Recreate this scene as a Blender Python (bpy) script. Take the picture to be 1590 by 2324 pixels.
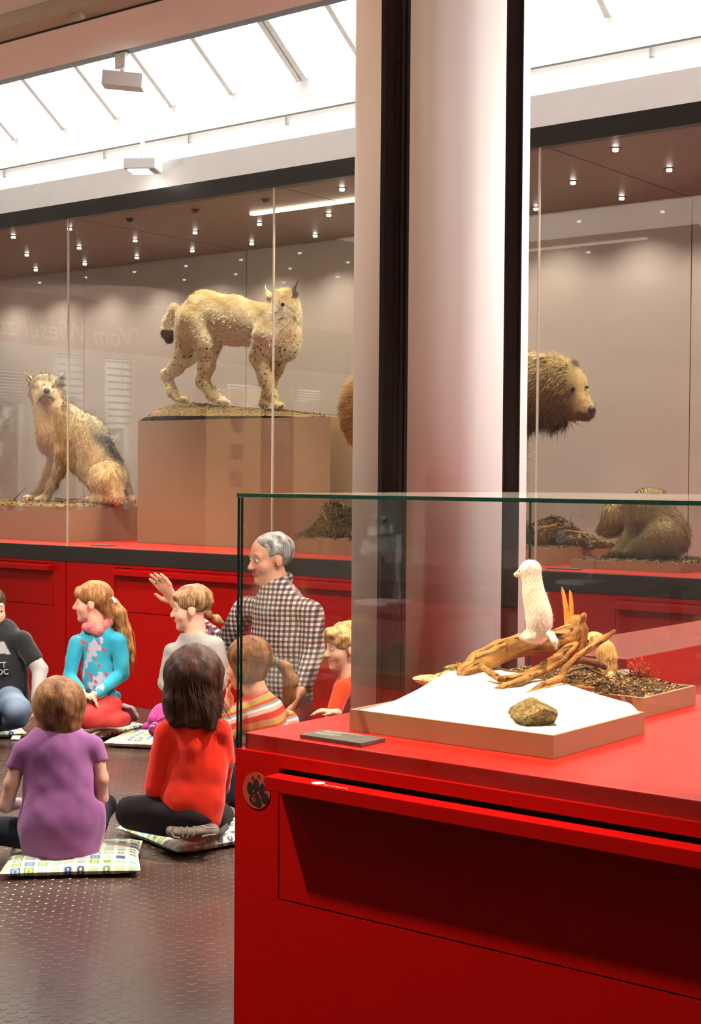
import bpy, bmesh, math, random
import numpy as np
random.seed(7); RNG = np.random.default_rng(7)
for o in list(bpy.data.objects): bpy.data.objects.remove(o)
SC = bpy.context.scene
COL = SC.collection
PI = math.pi

# ------------------------------------------------------------------ camera
# room axes: X along the display-case wall, Y into the room, Z up; the camera stands at (0, 0, 1.35)
IMG_W, IMG_H = 1590, 2324
EYE = np.array([0.0, 0.0, 1.35])
_c = np.array([IMG_W / 2, IMG_H / 2]); _vx = np.array([-3500.0, 1050.0]) - _c; _vy = np.array([3430.0, 1104.0]) - _c
FOC = math.sqrt(-float(_vx @ _vy))
def _n(v): v = np.asarray(v, float); return v / np.linalg.norm(v)
_Y = _n([_vy[0], _vy[1], FOC]); _X = -_n([_vx[0], _vx[1], FOC]); _Y = _n(_Y - (_Y @ _X) * _X); _Z = _n(np.cross(_X, _Y))
ROT = np.stack([_X, _Y, _Z], 1)
cam_data = bpy.data.cameras.new('camera'); cam = bpy.data.objects.new('camera', cam_data); COL.objects.link(cam)
from mathutils import Matrix, Vector, Euler
cam.matrix_world = Matrix([[ROT[0][i], -ROT[1][i], -ROT[2][i], EYE[i]] for i in range(3)] + [[0, 0, 0, 1]])
cam_data.sensor_fit = 'HORIZONTAL'; cam_data.sensor_width = 36.0; cam_data.lens = FOC / IMG_W * 36.0
cam_data.clip_start = 0.05; cam_data.clip_end = 200
SC.camera = cam

# ------------------------------------------------------------------ world, view, light
SC.view_settings.view_transform = 'Standard'; SC.view_settings.look = 'None'
SC.view_settings.gamma = 1.0; SC.view_settings.exposure = 0.65; SC.view_settings.use_curve_mapping = False
w = bpy.data.worlds.new('overcast sky'); SC.world = w; w.use_nodes = True
bg = w.node_tree.nodes['Background']; bg.inputs[0].default_value = (1.0, 0.985, 0.96, 1); bg.inputs[1].default_value = 6.0
cy = SC.cycles
cy.max_bounces = 7; cy.diffuse_bounces = 3; cy.glossy_bounces = 4; cy.transmission_bounces = 4; cy.transparent_max_bounces = 16
cy.caustics_reflective = False; cy.caustics_refractive = False; cy.sample_clamp_indirect = 4.0; cy.blur_glossy = 0.5
cy.use_denoising = True

def add_light(name, kind, loc, target, energy, color=(1, 1, 1), size=0.1, size_y=None, spot=60, blend=0.4, portal=False):
    l = bpy.data.lights.new(name, kind); o = bpy.data.objects.new(name, l); COL.objects.link(o)
    o.location = loc
    d = Vector(target) - Vector(loc); o.rotation_euler = d.to_track_quat('-Z', 'Y').to_euler()
    l.energy = energy; l.color = color
    if kind == 'AREA':
        l.shape = 'RECTANGLE'; l.size = size; l.size_y = size_y or size
        if portal: l.cycles.is_portal = True
    elif kind == 'SPOT':
        l.spot_size = math.radians(spot); l.spot_blend = blend; l.shadow_soft_size = size
    else:
        l.shadow_soft_size = size
    return o
# portals: they only tell the renderer where the sky comes in (skylight, windows)
def portal(name, corner_a, corner_b, normal_axis, sign):
    a, b = np.array(corner_a, float), np.array(corner_b, float); c = (a + b) / 2; s = np.abs(b - a)
    l = bpy.data.lights.new(name, 'AREA'); o = bpy.data.objects.new(name, l); COL.objects.link(o); o.location = c
    l.shape = 'RECTANGLE'; l.cycles.is_portal = True
    if normal_axis == 'X': o.rotation_euler = (PI / 2, 0, -sign * PI / 2); l.size, l.size_y = s[1], s[2]
    if normal_axis == 'Y': o.rotation_euler = (PI / 2, 0, 0 if sign > 0 else PI); l.size, l.size_y = s[0], s[2]
    if normal_axis == 'Z': o.rotation_euler = (0, 0, 0); l.size, l.size_y = s[0], s[1]
    return o
CEIL = 3.40; WALL_Y = 6.62; SKY_Z = 3.662; CASE_Y = 6.033
portal('skylight_portal', (-12.9, 5.06, 3.66), (2.1, 6.60, 3.66), 'Z', -1)
portal('skylight_portal', (-8.0, 1.0, 3.42), (-4.0, 2.1, 3.42), 'Z', -1)
portal('window_portal', (2.15, 2.75, 0.3), (2.15, 5.45, 3.2), 'X', -1)
portal('window_portal', (-12.95, 2.95, 0.4), (-12.95, 5.45, 3.0), 'X', 1)
# ceiling spotlights of the room (their lamp bodies hang above the frame)
add_light('vitrine_spot', 'SPOT', (-2.45, 1.28, 3.22), (-1.28, 2.05, 0.95), 500, (1.0, 0.83, 0.60), 0.035, spot=42, blend=0.5)
add_light('vitrine_spot', 'SPOT', (-0.95, 2.15, 3.3), (-1.28, 2.2, 0.95), 460, (1.0, 0.83, 0.60), 0.035, spot=30, blend=0.6)
add_light('drawer_spot', 'SPOT', (-5.9, 4.35, 3.3), (-7.1, 6.0, 0.6), 150, (1.0, 0.88, 0.74), 0.04, spot=52, blend=0.7)
add_light('group_spot', 'SPOT', (-2.2, 4.3, 3.3), (-4.3, 4.0, 0.4), 470, (1.0, 0.90, 0.78), 0.10, spot=75, blend=0.8)
add_light('group_spot', 'SPOT', (-5.6, 2.6, 3.3), (-4.9, 4.6, 0.4), 340, (1.0, 0.90, 0.78), 0.10, spot=85, blend=0.9)

add_light('ceiling_fill', 'SPOT', (-8.2, 1.2, 1.9), (-5.9, 4.1, 3.4), 150, (1.0, 0.84, 0.68), 0.10, spot=80, blend=1.0)  # added unseen lamp that lifts the dark end of the ceiling
add_light('column_fill', 'SPOT', (-3.5, 0.9, 3.25), (-1.96, 2.84, 1.7), 75, (1.0, 0.66, 0.42), 0.05, spot=70, blend=1.0)  # added unseen lamp, tints the column's near side warm
add_light('column_fill', 'SPOT', (1.2, 3.9, 3.2), (-1.96, 2.84, 1.9), 190, (1.0, 0.97, 0.95), 0.08, spot=34, blend=1.0)  # added unseen lamp, whitens the column's right side
add_light('lettering_fill', 'SPOT', (-11.6, 0.6, 3.2), (-13.0, 0.6, 2.95), 420, (1.0, 0.9, 0.8), 0.10, spot=130, blend=1.0)  # added lamp so the mirrored lettering stands out
# ------------------------------------------------------------------ placing helpers (a photo point on a known plane of the room)
def ray(u, v): return ROT.T @ _n([u - IMG_W / 2, v - IMG_H / 2, FOC])
def PY(u, v, y): d = ray(u, v); return EYE + d * (y / d[1])
def PX(u, v, x): d = ray(u, v); return EYE + d * (x / d[0])
def PZ(u, v, z): d = ray(u, v); return EYE + d * ((z - EYE[2]) / d[2])
def PD(u, v, D): d = ray(u, v); return EYE + d * (D / (ROT[2] @ d))
def proj(P): c = (np.asarray(P, float) - EYE) @ ROT.T; return IMG_W / 2 + FOC * c[..., 0] / c[..., 2], IMG_H / 2 + FOC * c[..., 1] / c[..., 2]
VR = _n([ROT[0][0], ROT[0][1], 0]); VF = _n([ROT[2][0], ROT[2][1], 0]); UP = np.array([0, 0, 1.0])

# ------------------------------------------------------------------ materials
MATS = {}
def new_mat(name):
    m = bpy.data.materials.new(name); m.use_nodes = True; nt = m.node_tree
    return m, nt, nt.nodes['Principled BSDF'], nt.nodes['Material Output']
def nd(nt, t, **kw):
    n = nt.nodes.new(t)
    for k, v in kw.items():
        if k in ('operation', 'blend_type', 'data_type', 'noise_dimensions', 'feature', 'distance', 'attribute_name', 'interpolation', 'wave_type', 'bands_direction', 'mode', 'vector_type'): setattr(n, k, v)
        else: n.inputs[int(k[1:]) if k[0] == 'i' and k[1:].isdigit() else k].default_value = v
    return n
def lin(r, g=None, b=None):
    if g is None: r, g, b = r
    f = lambda c: (c / 255 / 12.92) if c / 255 <= 0.04045 else ((c / 255 + 0.055) / 1.055) ** 2.4
    return (f(r), f(g), f(b))
def coords(nt): return nd(nt, 'ShaderNodeTexCoord').outputs['Object']
def bump(nt, b, height, strength=0.3, dist=0.01):
    n = nd(nt, 'ShaderNodeBump'); n.inputs['Strength'].default_value = strength; n.inputs['Distance'].default_value = dist
    nt.links.new(height, n.inputs['Height']); nt.links.new(n.outputs[0], b.inputs['Normal'])
def plain(name, col, rough=0.5, metal=0.0, spec=0.5, coat=0.0, coat_rough=0.03, var=0.06, scale=30.0, bmp=0.0, stretch=(1, 1, 1), sheen=0.0, dark=None):
    """a surface of one colour with faint grain: noise varies the colour and, if asked, the relief"""
    if name in MATS: return MATS[name]
    m, nt, b, out = new_mat(name)
    mp = nd(nt, 'ShaderNodeMapping'); mp.inputs['Scale'].default_value = stretch
    nt.links.new(coords(nt), mp.inputs[0])
    nz = nd(nt, 'ShaderNodeTexNoise'); nz.inputs['Scale'].default_value = scale; nz.inputs['Detail'].default_value = 5
    nt.links.new(mp.outputs[0], nz.inputs['Vector'])
    cr = nd(nt, 'ShaderNodeValToRGB'); e = cr.color_ramp.elements
    c0 = dark if dark is not None else tuple(c * (1 - var * 2) for c in col); c1 = tuple(min(1, c * (1 + var)) for c in col)
    e[0].position = 0.3; e[0].color = (*c0, 1); e[1].position = 0.7; e[1].color = (*c1, 1)
    nt.links.new(nz.outputs[0], cr.inputs[0]); nt.links.new(cr.outputs[0], b.inputs['Base Color'])
    b.inputs['Roughness'].default_value = rough; b.inputs['Metallic'].default_value = metal; b.inputs['Specular IOR Level'].default_value = spec
    b.inputs['Coat Weight'].default_value = coat; b.inputs['Coat Roughness'].default_value = coat_rough
    if sheen: b.inputs['Sheen Weight'].default_value = sheen
    if bmp: bump(nt, b, nz.outputs[0], bmp)
    MATS[name] = m; return m
def emit(name, col, strength):
    if name in MATS: return MATS[name]
    m, nt, b, out = new_mat(name)
    b.inputs['Base Color'].default_value = (*col, 1); b.inputs['Emission Color'].default_value = (*col, 1); b.inputs['Emission Strength'].default_value = strength
    MATS[name] = m; return m
def pane_glass(name, tint, refl=1.0, dust=0.0):
    """architectural glass: clear transmission plus Fresnel mirror reflection"""
    if name in MATS: return MATS[name]
    m, nt, b, out = new_mat(name); nt.nodes.remove(b)
    tr = nd(nt, 'ShaderNodeBsdfTransparent'); tr.inputs[0].default_value = (*tint, 1)
    gl = nd(nt, 'ShaderNodeBsdfGlossy'); gl.inputs['Roughness'].default_value = 0.0; gl.inputs[0].default_value = (refl, refl, refl, 1)
    lw = nd(nt, 'ShaderNodeLayerWeight'); lw.inputs['Blend'].default_value = 0.5      # Schlick's Fresnel, the same from both sides
    pw = nd(nt, 'ShaderNodeMath', operation='POWER'); pw.inputs[1].default_value = 5.0; nt.links.new(lw.outputs['Facing'], pw.inputs[0])
    fr = nd(nt, 'ShaderNodeMath', operation='MULTIPLY_ADD'); fr.inputs[1].default_value = 0.96; fr.inputs[2].default_value = 0.04; nt.links.new(pw.outputs[0], fr.inputs[0])
    mx = nd(nt, 'ShaderNodeMixShader'); nt.links.new(fr.outputs[0], mx.inputs[0]); nt.links.new(tr.outputs[0], mx.inputs[1]); nt.links.new(gl.outputs[0], mx.inputs[2])
    last = mx
    if dust:
        df = nd(nt, 'ShaderNodeBsdfDiffuse'); df.inputs[0].default_value = (0.75, 0.72, 0.68, 1)
        nz = nd(nt, 'ShaderNodeTexNoise'); nz.inputs['Scale'].default_value = 600; nt.links.new(coords(nt), nz.inputs['Vector'])
        mr = nd(nt, 'ShaderNodeMapRange'); mr.inputs[1].default_value = 0.45; mr.inputs[2].default_value = 0.8; mr.inputs[4].default_value = dust
        nt.links.new(nz.outputs[0], mr.inputs[0])
        m2 = nd(nt, 'ShaderNodeMixShader'); nt.links.new(mr.outputs[0], m2.inputs[0]); nt.links.new(mx.outputs[0], m2.inputs[1]); nt.links.new(df.outputs[0], m2.inputs[2]); last = m2
    nt.links.new(last.outputs[0], out.inputs[0])
    MATS[name] = m; return m
def vcol(name, rough=0.8, noise=0.25, scale=120.0, stretch=(1, 1, 1), bmp=0.25, spots=None, spec=0.3, sheen=0.0):
    """colour from the mesh's own markings (attribute Col), broken up by fine grain; spots: dark Voronoi dots where the mask (attribute aux.x) is 1"""
    if name in MATS: return MATS[name]
    m, nt, b, out = new_mat(name)
    at = nd(nt, 'ShaderNodeAttribute', attribute_name='Col')
    mp = nd(nt, 'ShaderNodeMapping'); mp.inputs['Scale'].default_value = stretch; nt.links.new(coords(nt), mp.inputs[0])
    nz = nd(nt, 'ShaderNodeTexNoise'); nz.inputs['Scale'].default_value = scale; nz.inputs['Detail'].default_value = 6; nt.links.new(mp.outputs[0], nz.inputs['Vector'])
    mr = nd(nt, 'ShaderNodeMapRange'); mr.inputs[1].default_value = 0.3; mr.inputs[2].default_value = 0.7; mr.inputs[3].default_value = 1 - noise; mr.inputs[4].default_value = 1 + noise * 0.6
    nt.links.new(nz.outputs[0], mr.inputs[0])
    mul = nd(nt, 'ShaderNodeVectorMath', operation='SCALE'); nt.links.new(at.outputs['Color'], mul.inputs[0]); nt.links.new(mr.outputs[0], mul.inputs['Scale'])
    col = mul.outputs[0]
    if spots:
        vo = nd(nt, 'ShaderNodeTexVoronoi'); vo.inputs['Scale'].default_value = spots[0]; nt.links.new(coords(nt), vo.inputs['Vector'])
        lt = nd(nt, 'ShaderNodeMapRange'); lt.inputs[1].default_value = spots[1]; lt.inputs[2].default_value = spots[1] + 0.12; lt.inputs[3].default_value = 1; lt.inputs[4].default_value = 0
        nt.links.new(vo.outputs['Distance'], lt.inputs[0])
        ax = nd(nt, 'ShaderNodeAttribute', attribute_name='aux'); sx = nd(nt, 'ShaderNodeSeparateXYZ'); nt.links.new(ax.outputs['Vector'], sx.inputs[0])
        mm = nd(nt, 'ShaderNodeMath', operation='MULTIPLY'); nt.links.new(lt.outputs[0], mm.inputs[0]); nt.links.new(sx.outputs[0], mm.inputs[1])
        mx = nd(nt, 'ShaderNodeMix', data_type='RGBA'); nt.links.new(mm.outputs[0], mx.inputs[0]); nt.links.new(col, mx.inputs[6]); mx.inputs[7].default_value = (*spots[2], 1); col = mx.outputs[2]
    nt.links.new(col, b.inputs['Base Color']); b.inputs['Roughness'].default_value = rough; b.inputs['Specular IOR Level'].default_value = spec
    if sheen: b.inputs['Sheen Weight'].default_value = sheen
    if bmp: bump(nt, b, nz.outputs[0], bmp, 0.006)
    MATS[name] = m; return m

# ------------------------------------------------------------------ objects, parts
def tag(o, label=None, cat=None, group=None, kind=None):
    if label: o['label'] = label
    if cat: o['category'] = cat
    if group: o['group'] = group
    if kind: o['kind'] = kind
    return o
def thing(name, label, cat, loc=(0, 0, 0), group=None, kind=None):
    o = bpy.data.objects.new(name, None); o.empty_display_size = 0.05; COL.objects.link(o); o.location = tuple(float(x) for x in loc)
    return tag(o, label, cat, group, kind)
def origin(o):
    p = np.zeros(3)
    while o is not None: p = p + np.array(o.location); o = o.parent
    return p
def mesh_obj(name, verts, faces, mat, parent=None, smooth=False, cols=None, aux=None, bevel=0.0, uv=None, label=None, kind=None):
    """ONE mesh object; verts are given in room coordinates and stored relative to the parent's origin"""
    V = np.asarray(verts, float).reshape(-1, 3)
    if parent is not None: V = V - origin(parent)
    me = bpy.data.meshes.new(name); me.from_pydata(V.tolist(), [], faces if isinstance(faces, list) else faces.tolist())
    me.materials.append(mat) if mat else None
    if cols is not None:
        a = me.color_attributes.new('Col', 'FLOAT_COLOR', 'POINT'); c = np.ones((len(V), 4)); c[:, :3] = cols; a.data.foreach_set('color', c.ravel())
    if aux is not None:
        a = me.attributes.new('aux', 'FLOAT_VECTOR', 'POINT'); a.data.foreach_set('vector', np.asarray(aux, float).ravel())
    if uv is not None:
        ul = me.uv_layers.new(name='UVMap'); li = np.empty(len(me.loops), int); me.loops.foreach_get('vertex_index', li); ul.data.foreach_set('uv', np.asarray(uv, float)[li].ravel())
    if bevel:
        bm = bmesh.new(); bm.from_mesh(me)
        ed = [e for e in bm.edges if len(e.link_faces) == 2 and e.calc_face_angle() > 0.5]
        bmesh.ops.bevel(bm, geom=ed, offset=bevel, segments=2, profile=0.7, affect='EDGES', clamp_overlap=True); bm.to_mesh(me); bm.free()
    if smooth: me.polygons.foreach_set('use_smooth', [True] * len(me.polygons))
    me.update()
    o = bpy.data.objects.new(name, me); COL.objects.link(o)
    if parent is not None: o.parent = parent
    if label: o['label'] = label
    if kind: o['kind'] = kind
    return o
def copy_part(src, parent, offset):
    c = src.copy(); COL.objects.link(c); c.parent = parent; c.location = offset; return c

class MB:
    def __init__(s): s.v = []; s.f = []
    def add(s, v, f):
        n = len(s.v); s.v += [tuple(float(x) for x in p) for p in v]; s.f += [[i + n for i in q] for q in f]; return s
    def box(s, x0, x1, y0, y1, z0, z1):
        return s.add([(x0, y0, z0), (x1, y0, z0), (x1, y1, z0), (x0, y1, z0), (x0, y0, z1), (x1, y0, z1), (x1, y1, z1), (x0, y1, z1)],
                     [[3, 2, 1, 0], [4, 5, 6, 7], [0, 1, 5, 4], [1, 2, 6, 5], [2, 3, 7, 6], [3, 0, 4, 7]])
    def obox(s, c, ax, ay, az, hx, hy, hz):
        c, ax, ay, az = (np.asarray(q, float) for q in (c, ax, ay, az)); P = []
        for k in (-1, 1):
            for i, j in ((-1, -1), (1, -1), (1, 1), (-1, 1)): P.append(c + ax * hx * i + ay * hy * j + az * hz * k)
        return s.add(P, [[3, 2, 1, 0], [4, 5, 6, 7], [0, 1, 5, 4], [1, 2, 6, 5], [2, 3, 7, 6], [3, 0, 4, 7]])
    def tube(s, pts, rad, n=8, flat=None):
        pts = [np.asarray(p, float) for p in pts]; m = len(pts); rad = list(rad) if hasattr(rad, '__len__') else [rad] * m
        V = []; F = []; prev = None
        for i in range(m):
            t = _n(pts[min(i + 1, m - 1)] - pts[max(i - 1, 0)])
            a = prev if prev is not None else (UP if abs(t[2]) < 0.9 else np.array([1.0, 0, 0]))
            a = a - (a @ t) * t; a = _n(a); b = np.cross(t, a); prev = a
            for j in range(n):
                th = 2 * PI * j / n; V.append(pts[i] + rad[i] * (math.cos(th) * a + math.sin(th) * b * (flat or 1)))
        for i in range(m - 1):
            for j in range(n): F.append([i * n + j, i * n + (j + 1) % n, (i + 1) * n + (j + 1) % n, (i + 1) * n + j])
        F.append(list(range(n))[::-1]); F.append([(m - 1) * n + j for j in range(n)])
        return s.add(V, F)
    def disc(s, c, r, h, n=16, axis=2, taper=1.0):
        """a short cylinder standing on c"""
        V = []; 
        for k, rr in ((0, r), (1, r * taper)):
            for j in range(n):
                th = 2 * PI * j / n; p = [rr * math.cos(th), rr * math.sin(th), h * k]
                p = p if axis == 2 else ([p[2], p[0], p[1]] if axis == 0 else [p[0], p[2], p[1]])
                V.append(np.asarray(c, float) + p)
        F = [[j, (j + 1) % n, n + (j + 1) % n, n + j] for j in range(n)] + [list(range(n))[::-1], list(range(n, 2 * n))]
        if axis == 1: F = [q[::-1] for q in F]
        return s.add(V, F)
    def build(s, name, mat, parent=None, **kw): return mesh_obj(name, s.v, s.f, mat, parent, **kw)

# ------------------------------------------------------------------ rounded bodies: blended volumes turned into one continuous surface
def cone(p0, p1, r0, r1=None, k=None, op='add', grp=None): return dict(t='cone', p0=np.asarray(p0, float), p1=np.asarray(p1, float), r0=r0, r1=r0 if r1 is None else r1, k=k, op=op)
def econe(p0, p1, r0, r1, wdir, flat, k=None, op='add'): return dict(t='econe', p0=np.asarray(p0, float), p1=np.asarray(p1, float), r0=r0, r1=r1, w=_n(wdir), flat=flat, k=k, op=op)
def ell(c, r, M=None, k=None, op='add'): return dict(t='ell', c=np.asarray(c, float), r=np.asarray(r, float) * np.ones(3), M=np.eye(3) if M is None else np.asarray(M, float), k=k, op=op)
def plane(p, n, k=0.004): return dict(t='plane', c=np.asarray(p, float), n=_n(n), k=k, op='cut')   # keeps the side against n
def _dist(q, P):
    t = q['t']
    if t == 'ell':
        p = (P - q['c']) @ q['M'].T; k0 = np.sqrt(((p / q['r']) ** 2).sum(1)) + 1e-9; k1 = np.sqrt(((p / q['r'] ** 2) ** 2).sum(1)) + 1e-9
        return k0 * (k0 - 1) / k1
    if t == 'plane': return (P - q['c']) @ q['n']
    p = P - q['p0']; ba = q['p1'] - q['p0']; bb = max(float(ba @ ba), 1e-12)
    if t == 'cone':
        h = np.clip(p @ ba / bb, 0, 1); d = p - h[:, None] * ba
        return np.sqrt((d * d).sum(1)) - (q['r0'] + (q['r1'] - q['r0']) * h)
    s = _n(ba); wd = _n(q['w'] - (q['w'] @ s) * s); c = np.cross(s, wd)
    h = np.clip(p @ ba / bb, 0, 1); d = p - h[:, None] * ba
    a = d @ s; b = d @ wd; e = (d @ c) / q['flat']
    return (np.sqrt(a * a + b * b + e * e) - (q['r0'] + (q['r1'] - q['r0']) * h)) * (0.5 + 0.5 * q['flat'])
def sdf(prims, k, P):
    D = np.full(len(P), 1e3)
    for q in prims:
        d = _dist(q, P); kk = q['k'] if q['k'] is not None else k
        if q['op'] == 'add':
            h = np.clip(0.5 + 0.5 * (D - d) / kk, 0, 1); D = D * (1 - h) + d * h - kk * h * (1 - h)
        elif q['op'] == 'sub':
            d = -d; h = np.clip(0.5 - 0.5 * (D - d) / kk, 0, 1); D = D * (1 - h) + d * h + kk * h * (1 - h)
        else: D = np.maximum(D, d)
    return D
_WD = RNG.normal(size=(12, 3)); _WD /= np.linalg.norm(_WD, axis=1)[:, None]; _WP = RNG.uniform(0, 6.28, 12)
def wob(P, freq, seed=0):
    """smooth pseudo-noise in about -1..1"""
    r = np.zeros(len(P))
    for i in range(6): r += np.sin(P @ _WD[(i + seed) % 12] * freq * (1 + 0.37 * i) + _WP[(i * 5 + seed) % 12]) / (1 + 0.5 * i)
    return r / 2.2
def skin(prims, h, k=0.02, folds=None, pad=0.015, along=None):
    """one closed surface round the blended volumes (surface nets on a sparse grid); folds: (depth, frequency) wrinkles"""
    lo, hi = [], []
    for q in prims:
        if q['op'] != 'add': continue
        if q['t'] == 'ell': r = float(q['r'].max()); lo.append(q['c'] - r); hi.append(q['c'] + r)
        else:
            r = max(q['r0'], q['r1']); lo += [q['p0'] - r, q['p1'] - r]; hi += [q['p0'] + r, q['p1'] + r]
    lo = np.min(lo, 0) - pad - 2 * h; hi = np.max(hi, 0) + pad + 2 * h
    B = 6; nb = np.ceil((hi - lo) / h / B).astype(int) + 1; n = nb * B
    def f(P):
        d = sdf(prims, k, P)
        if folds:
            Q = P if along is None else P - (1 - along[1]) * (P @ along[0])[:, None] * along[0]
            for a, fr in folds: d = d + a * wob(Q, fr)
        return d
    gi = np.stack(np.meshgrid(*[np.arange(m) for m in nb], indexing='ij'), -1).reshape(-1, 3)
    dc = f(lo + (gi * B + B / 2) * h)
    val = np.repeat(np.repeat(np.repeat(np.where(dc < 0, -1.0, 1.0).reshape(nb), B, 0), B, 1), B, 2)
    act = gi[np.abs(dc) < B * h * 1.05 + 0.012]
    off = np.stack(np.meshgrid(*[np.arange(B)] * 3, indexing='ij'), -1).reshape(-1, 3)
    idx = (act[:, None, :] * B + off[None]).reshape(-1, 3)
    for s in range(0, len(idx), 400000):
        ii = idx[s:s + 400000]; val[ii[:, 0], ii[:, 1], ii[:, 2]] = f(lo + ii * h)
    neg = val < 0
    c8 = [neg[i:n[0] - 1 + i, j:n[1] - 1 + j, l:n[2] - 1 + l] for i in (0, 1) for j in (0, 1) for l in (0, 1)]
    cnt = sum(c.astype(np.int8) for c in c8); cells = np.argwhere((cnt > 0) & (cnt < 8))
    acc = np.zeros((len(cells), 3)); num = np.zeros(len(cells))
    cor = [(i, j, l) for i in (0, 1) for j in (0, 1) for l in (0, 1)]
    for a in cor:
        for ax in range(3):
            if a[ax]: continue
            b = list(a); b[ax] = 1
            va = val[cells[:, 0] + a[0], cells[:, 1] + a[1], cells[:, 2] + a[2]]; vb = val[cells[:, 0] + b[0], cells[:, 1] + b[1], cells[:, 2] + b[2]]
            m = (va < 0) != (vb < 0); t = np.where(m, va / np.where(m, va - vb, 1), 0)
            p = np.tile(np.array(a, float), (len(cells), 1)); p[:, ax] += t
            acc += p * m[:, None]; num += m
    V = lo + (cells + acc / num[:, None]) * h
    ids = -np.ones(tuple(n), int); ids[cells[:, 0], cells[:, 1], cells[:, 2]] = np.arange(len(cells))
    F = []
    for ax in range(3):
        sl = [slice(1, n[i] - 1) for i in range(3)]; s2 = list(sl); s2[ax] = slice(2, n[ax])
        A = neg[tuple(sl)]; Bn = neg[tuple(s2)]
        for flip in (False, True):
            e = np.argwhere(A & ~Bn if not flip else ~A & Bn) + 1
            if not len(e): continue
            u, v = (ax + 1) % 3, (ax + 2) % 3; q = []
            for du, dv in ((0, 0), (1, 0), (1, 1), (0, 1)):
                g = e.copy(); g[:, u] -= 1 - du; g[:, v] -= 1 - dv; q.append(ids[g[:, 0], g[:, 1], g[:, 2]])
            q = np.stack(q, 1); F.append(q[:, ::-1] if flip else q)
    F = np.concatenate(F); F = F[(F >= 0).all(1)]
    return V, F
def vnormals(V, F):
    N = np.zeros_like(V); fn = np.cross(V[F[:, 2]] - V[F[:, 0]], V[F[:, 3]] - V[F[:, 1]])
    for i in range(4): np.add.at(N, F[:, i], fn)
    return N / (np.linalg.norm(N, axis=1)[:, None] + 1e-12)
def body(name, prims, h, mat, parent, k=0.02, color=None, aux=None, folds=None, label=None, along=None):
    V, F = skin(prims, h, k, folds, along=along)
    c = None
    if color is not None: c = color(V, vnormals(V, F)) if callable(color) else np.tile(np.array(color, float), (len(V), 1))
    a = aux(V) if aux is not None else None
    o = mesh_obj(name, V, F, mat, parent, smooth=True, cols=c, aux=a, label=label)
    return o, V, F, c
def fur(parent, V, F, cols, mat, count, length, width, flow, lift=0.35, keep=None, name='fur', jitter=0.35):
    """short coat of single hairs (narrow triangles) combed along flow"""
    N = vnormals(V, F); ids = np.arange(len(V))
    if keep is not None: ids = ids[keep(V)]
    i = RNG.choice(ids, count); P = V[i] + RNG.normal(0, 0.0015, (count, 3)); n = N[i]
    fl = flow(P) if callable(flow) else np.tile(np.asarray(flow, float), (count, 1))
    t = fl - (fl * n).sum(1)[:, None] * n; t = t / (np.linalg.norm(t, axis=1)[:, None] + 1e-6) + RNG.normal(0, jitter, (count, 3))
    L = length * RNG.uniform(0.6, 1.3, count); d = t * (1 - lift) + n * lift; d = d / np.linalg.norm(d, axis=1)[:, None]
    sd = np.cross(d, n); sd = sd / (np.linalg.norm(sd, axis=1)[:, None] + 1e-6) * width / 2
    P = P - n * 0.002; tip = P + d * L[:, None]
    VV = np.stack([P - sd, P + sd, tip], 1).reshape(-1, 3); FF = np.arange(count * 3).reshape(-1, 3)
    cc = np.repeat(cols[i] * RNG.uniform(0.5, 1.4, (count, 1)), 3, 0)
    o = mesh_obj(name, VV, FF, mat, parent, cols=cc); o['kind'] = 'stuff'; return o
def smooth01(x, a, b): t = np.clip((x - a) / (b - a), 0, 1); return t * t * (3 - 2 * t)
def mixc(a, b, t): return np.asarray(a) * (1 - t[:, None]) + np.asarray(b) * t[:, None]
def text_mesh(name, s, size, mat, parent, loc, rot, extrude=0.001, shear=0.0, align='LEFT', offset=0.0, label=None):
    c = bpy.data.curves.new(name, 'FONT'); c.body = s; c.size = size; c.extrude = extrude; c.shear = shear; c.align_x = align; c.offset = offset; c.resolution_u = 3
    t = bpy.data.objects.new(name, c); COL.objects.link(t); bpy.context.view_layer.update()
    me = bpy.data.meshes.new_from_object(t.evaluated_get(bpy.context.evaluated_depsgraph_get())); bpy.data.objects.remove(t)
    me.materials.clear(); me.materials.append(mat)
    o = bpy.data.objects.new(name, me); COL.objects.link(o)
    if parent is not None: o.parent = parent; loc = np.asarray(loc, float) - origin(parent)
    o.location = loc; o.rotation_euler = rot
    if label: o['label'] = label
    return o

# ================================================================== MATERIALS OF THE ROOM
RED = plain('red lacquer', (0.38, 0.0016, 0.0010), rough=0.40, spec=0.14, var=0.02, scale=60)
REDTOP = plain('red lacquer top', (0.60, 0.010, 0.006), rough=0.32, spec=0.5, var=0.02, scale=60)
DARK = plain('dark bronze metal', (0.022, 0.018, 0.015), rough=0.38, spec=0.5, metal=0.3, var=0.05, scale=20, stretch=(0.3, 1, 6))
GAP = plain('shadow gap', (0.006, 0.004, 0.004), rough=0.8, var=0.05)
WHITE = plain('white plaster', (0.86, 0.83, 0.80), rough=0.75, var=0.015, scale=8, bmp=0.02)
CEILM = plain('ceiling paint', (0.84, 0.70, 0.60), rough=0.7, var=0.02, scale=6)
CASEBACK = plain('pale glass panel', (0.37, 0.33, 0.315), rough=0.45, spec=0.5, coat=0.55, coat_rough=0.015, var=0.01, scale=4)
CASECEIL = plain('taupe panel', (0.16, 0.125, 0.105), rough=0.42, spec=0.5, var=0.03, scale=5)
TAN = plain('tan lacquer', (0.33, 0.225, 0.125), rough=0.42, spec=0.45, var=0.015, scale=10)
CASEGLASS = pane_glass('case glass', (0.965, 0.965, 0.955))
VITGLASS = pane_glass('vitrine glass', (0.935, 0.935, 0.92))
VITTOP = pane_glass('dusty vitrine glass', (0.935, 0.935, 0.92), dust=0.25)
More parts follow.
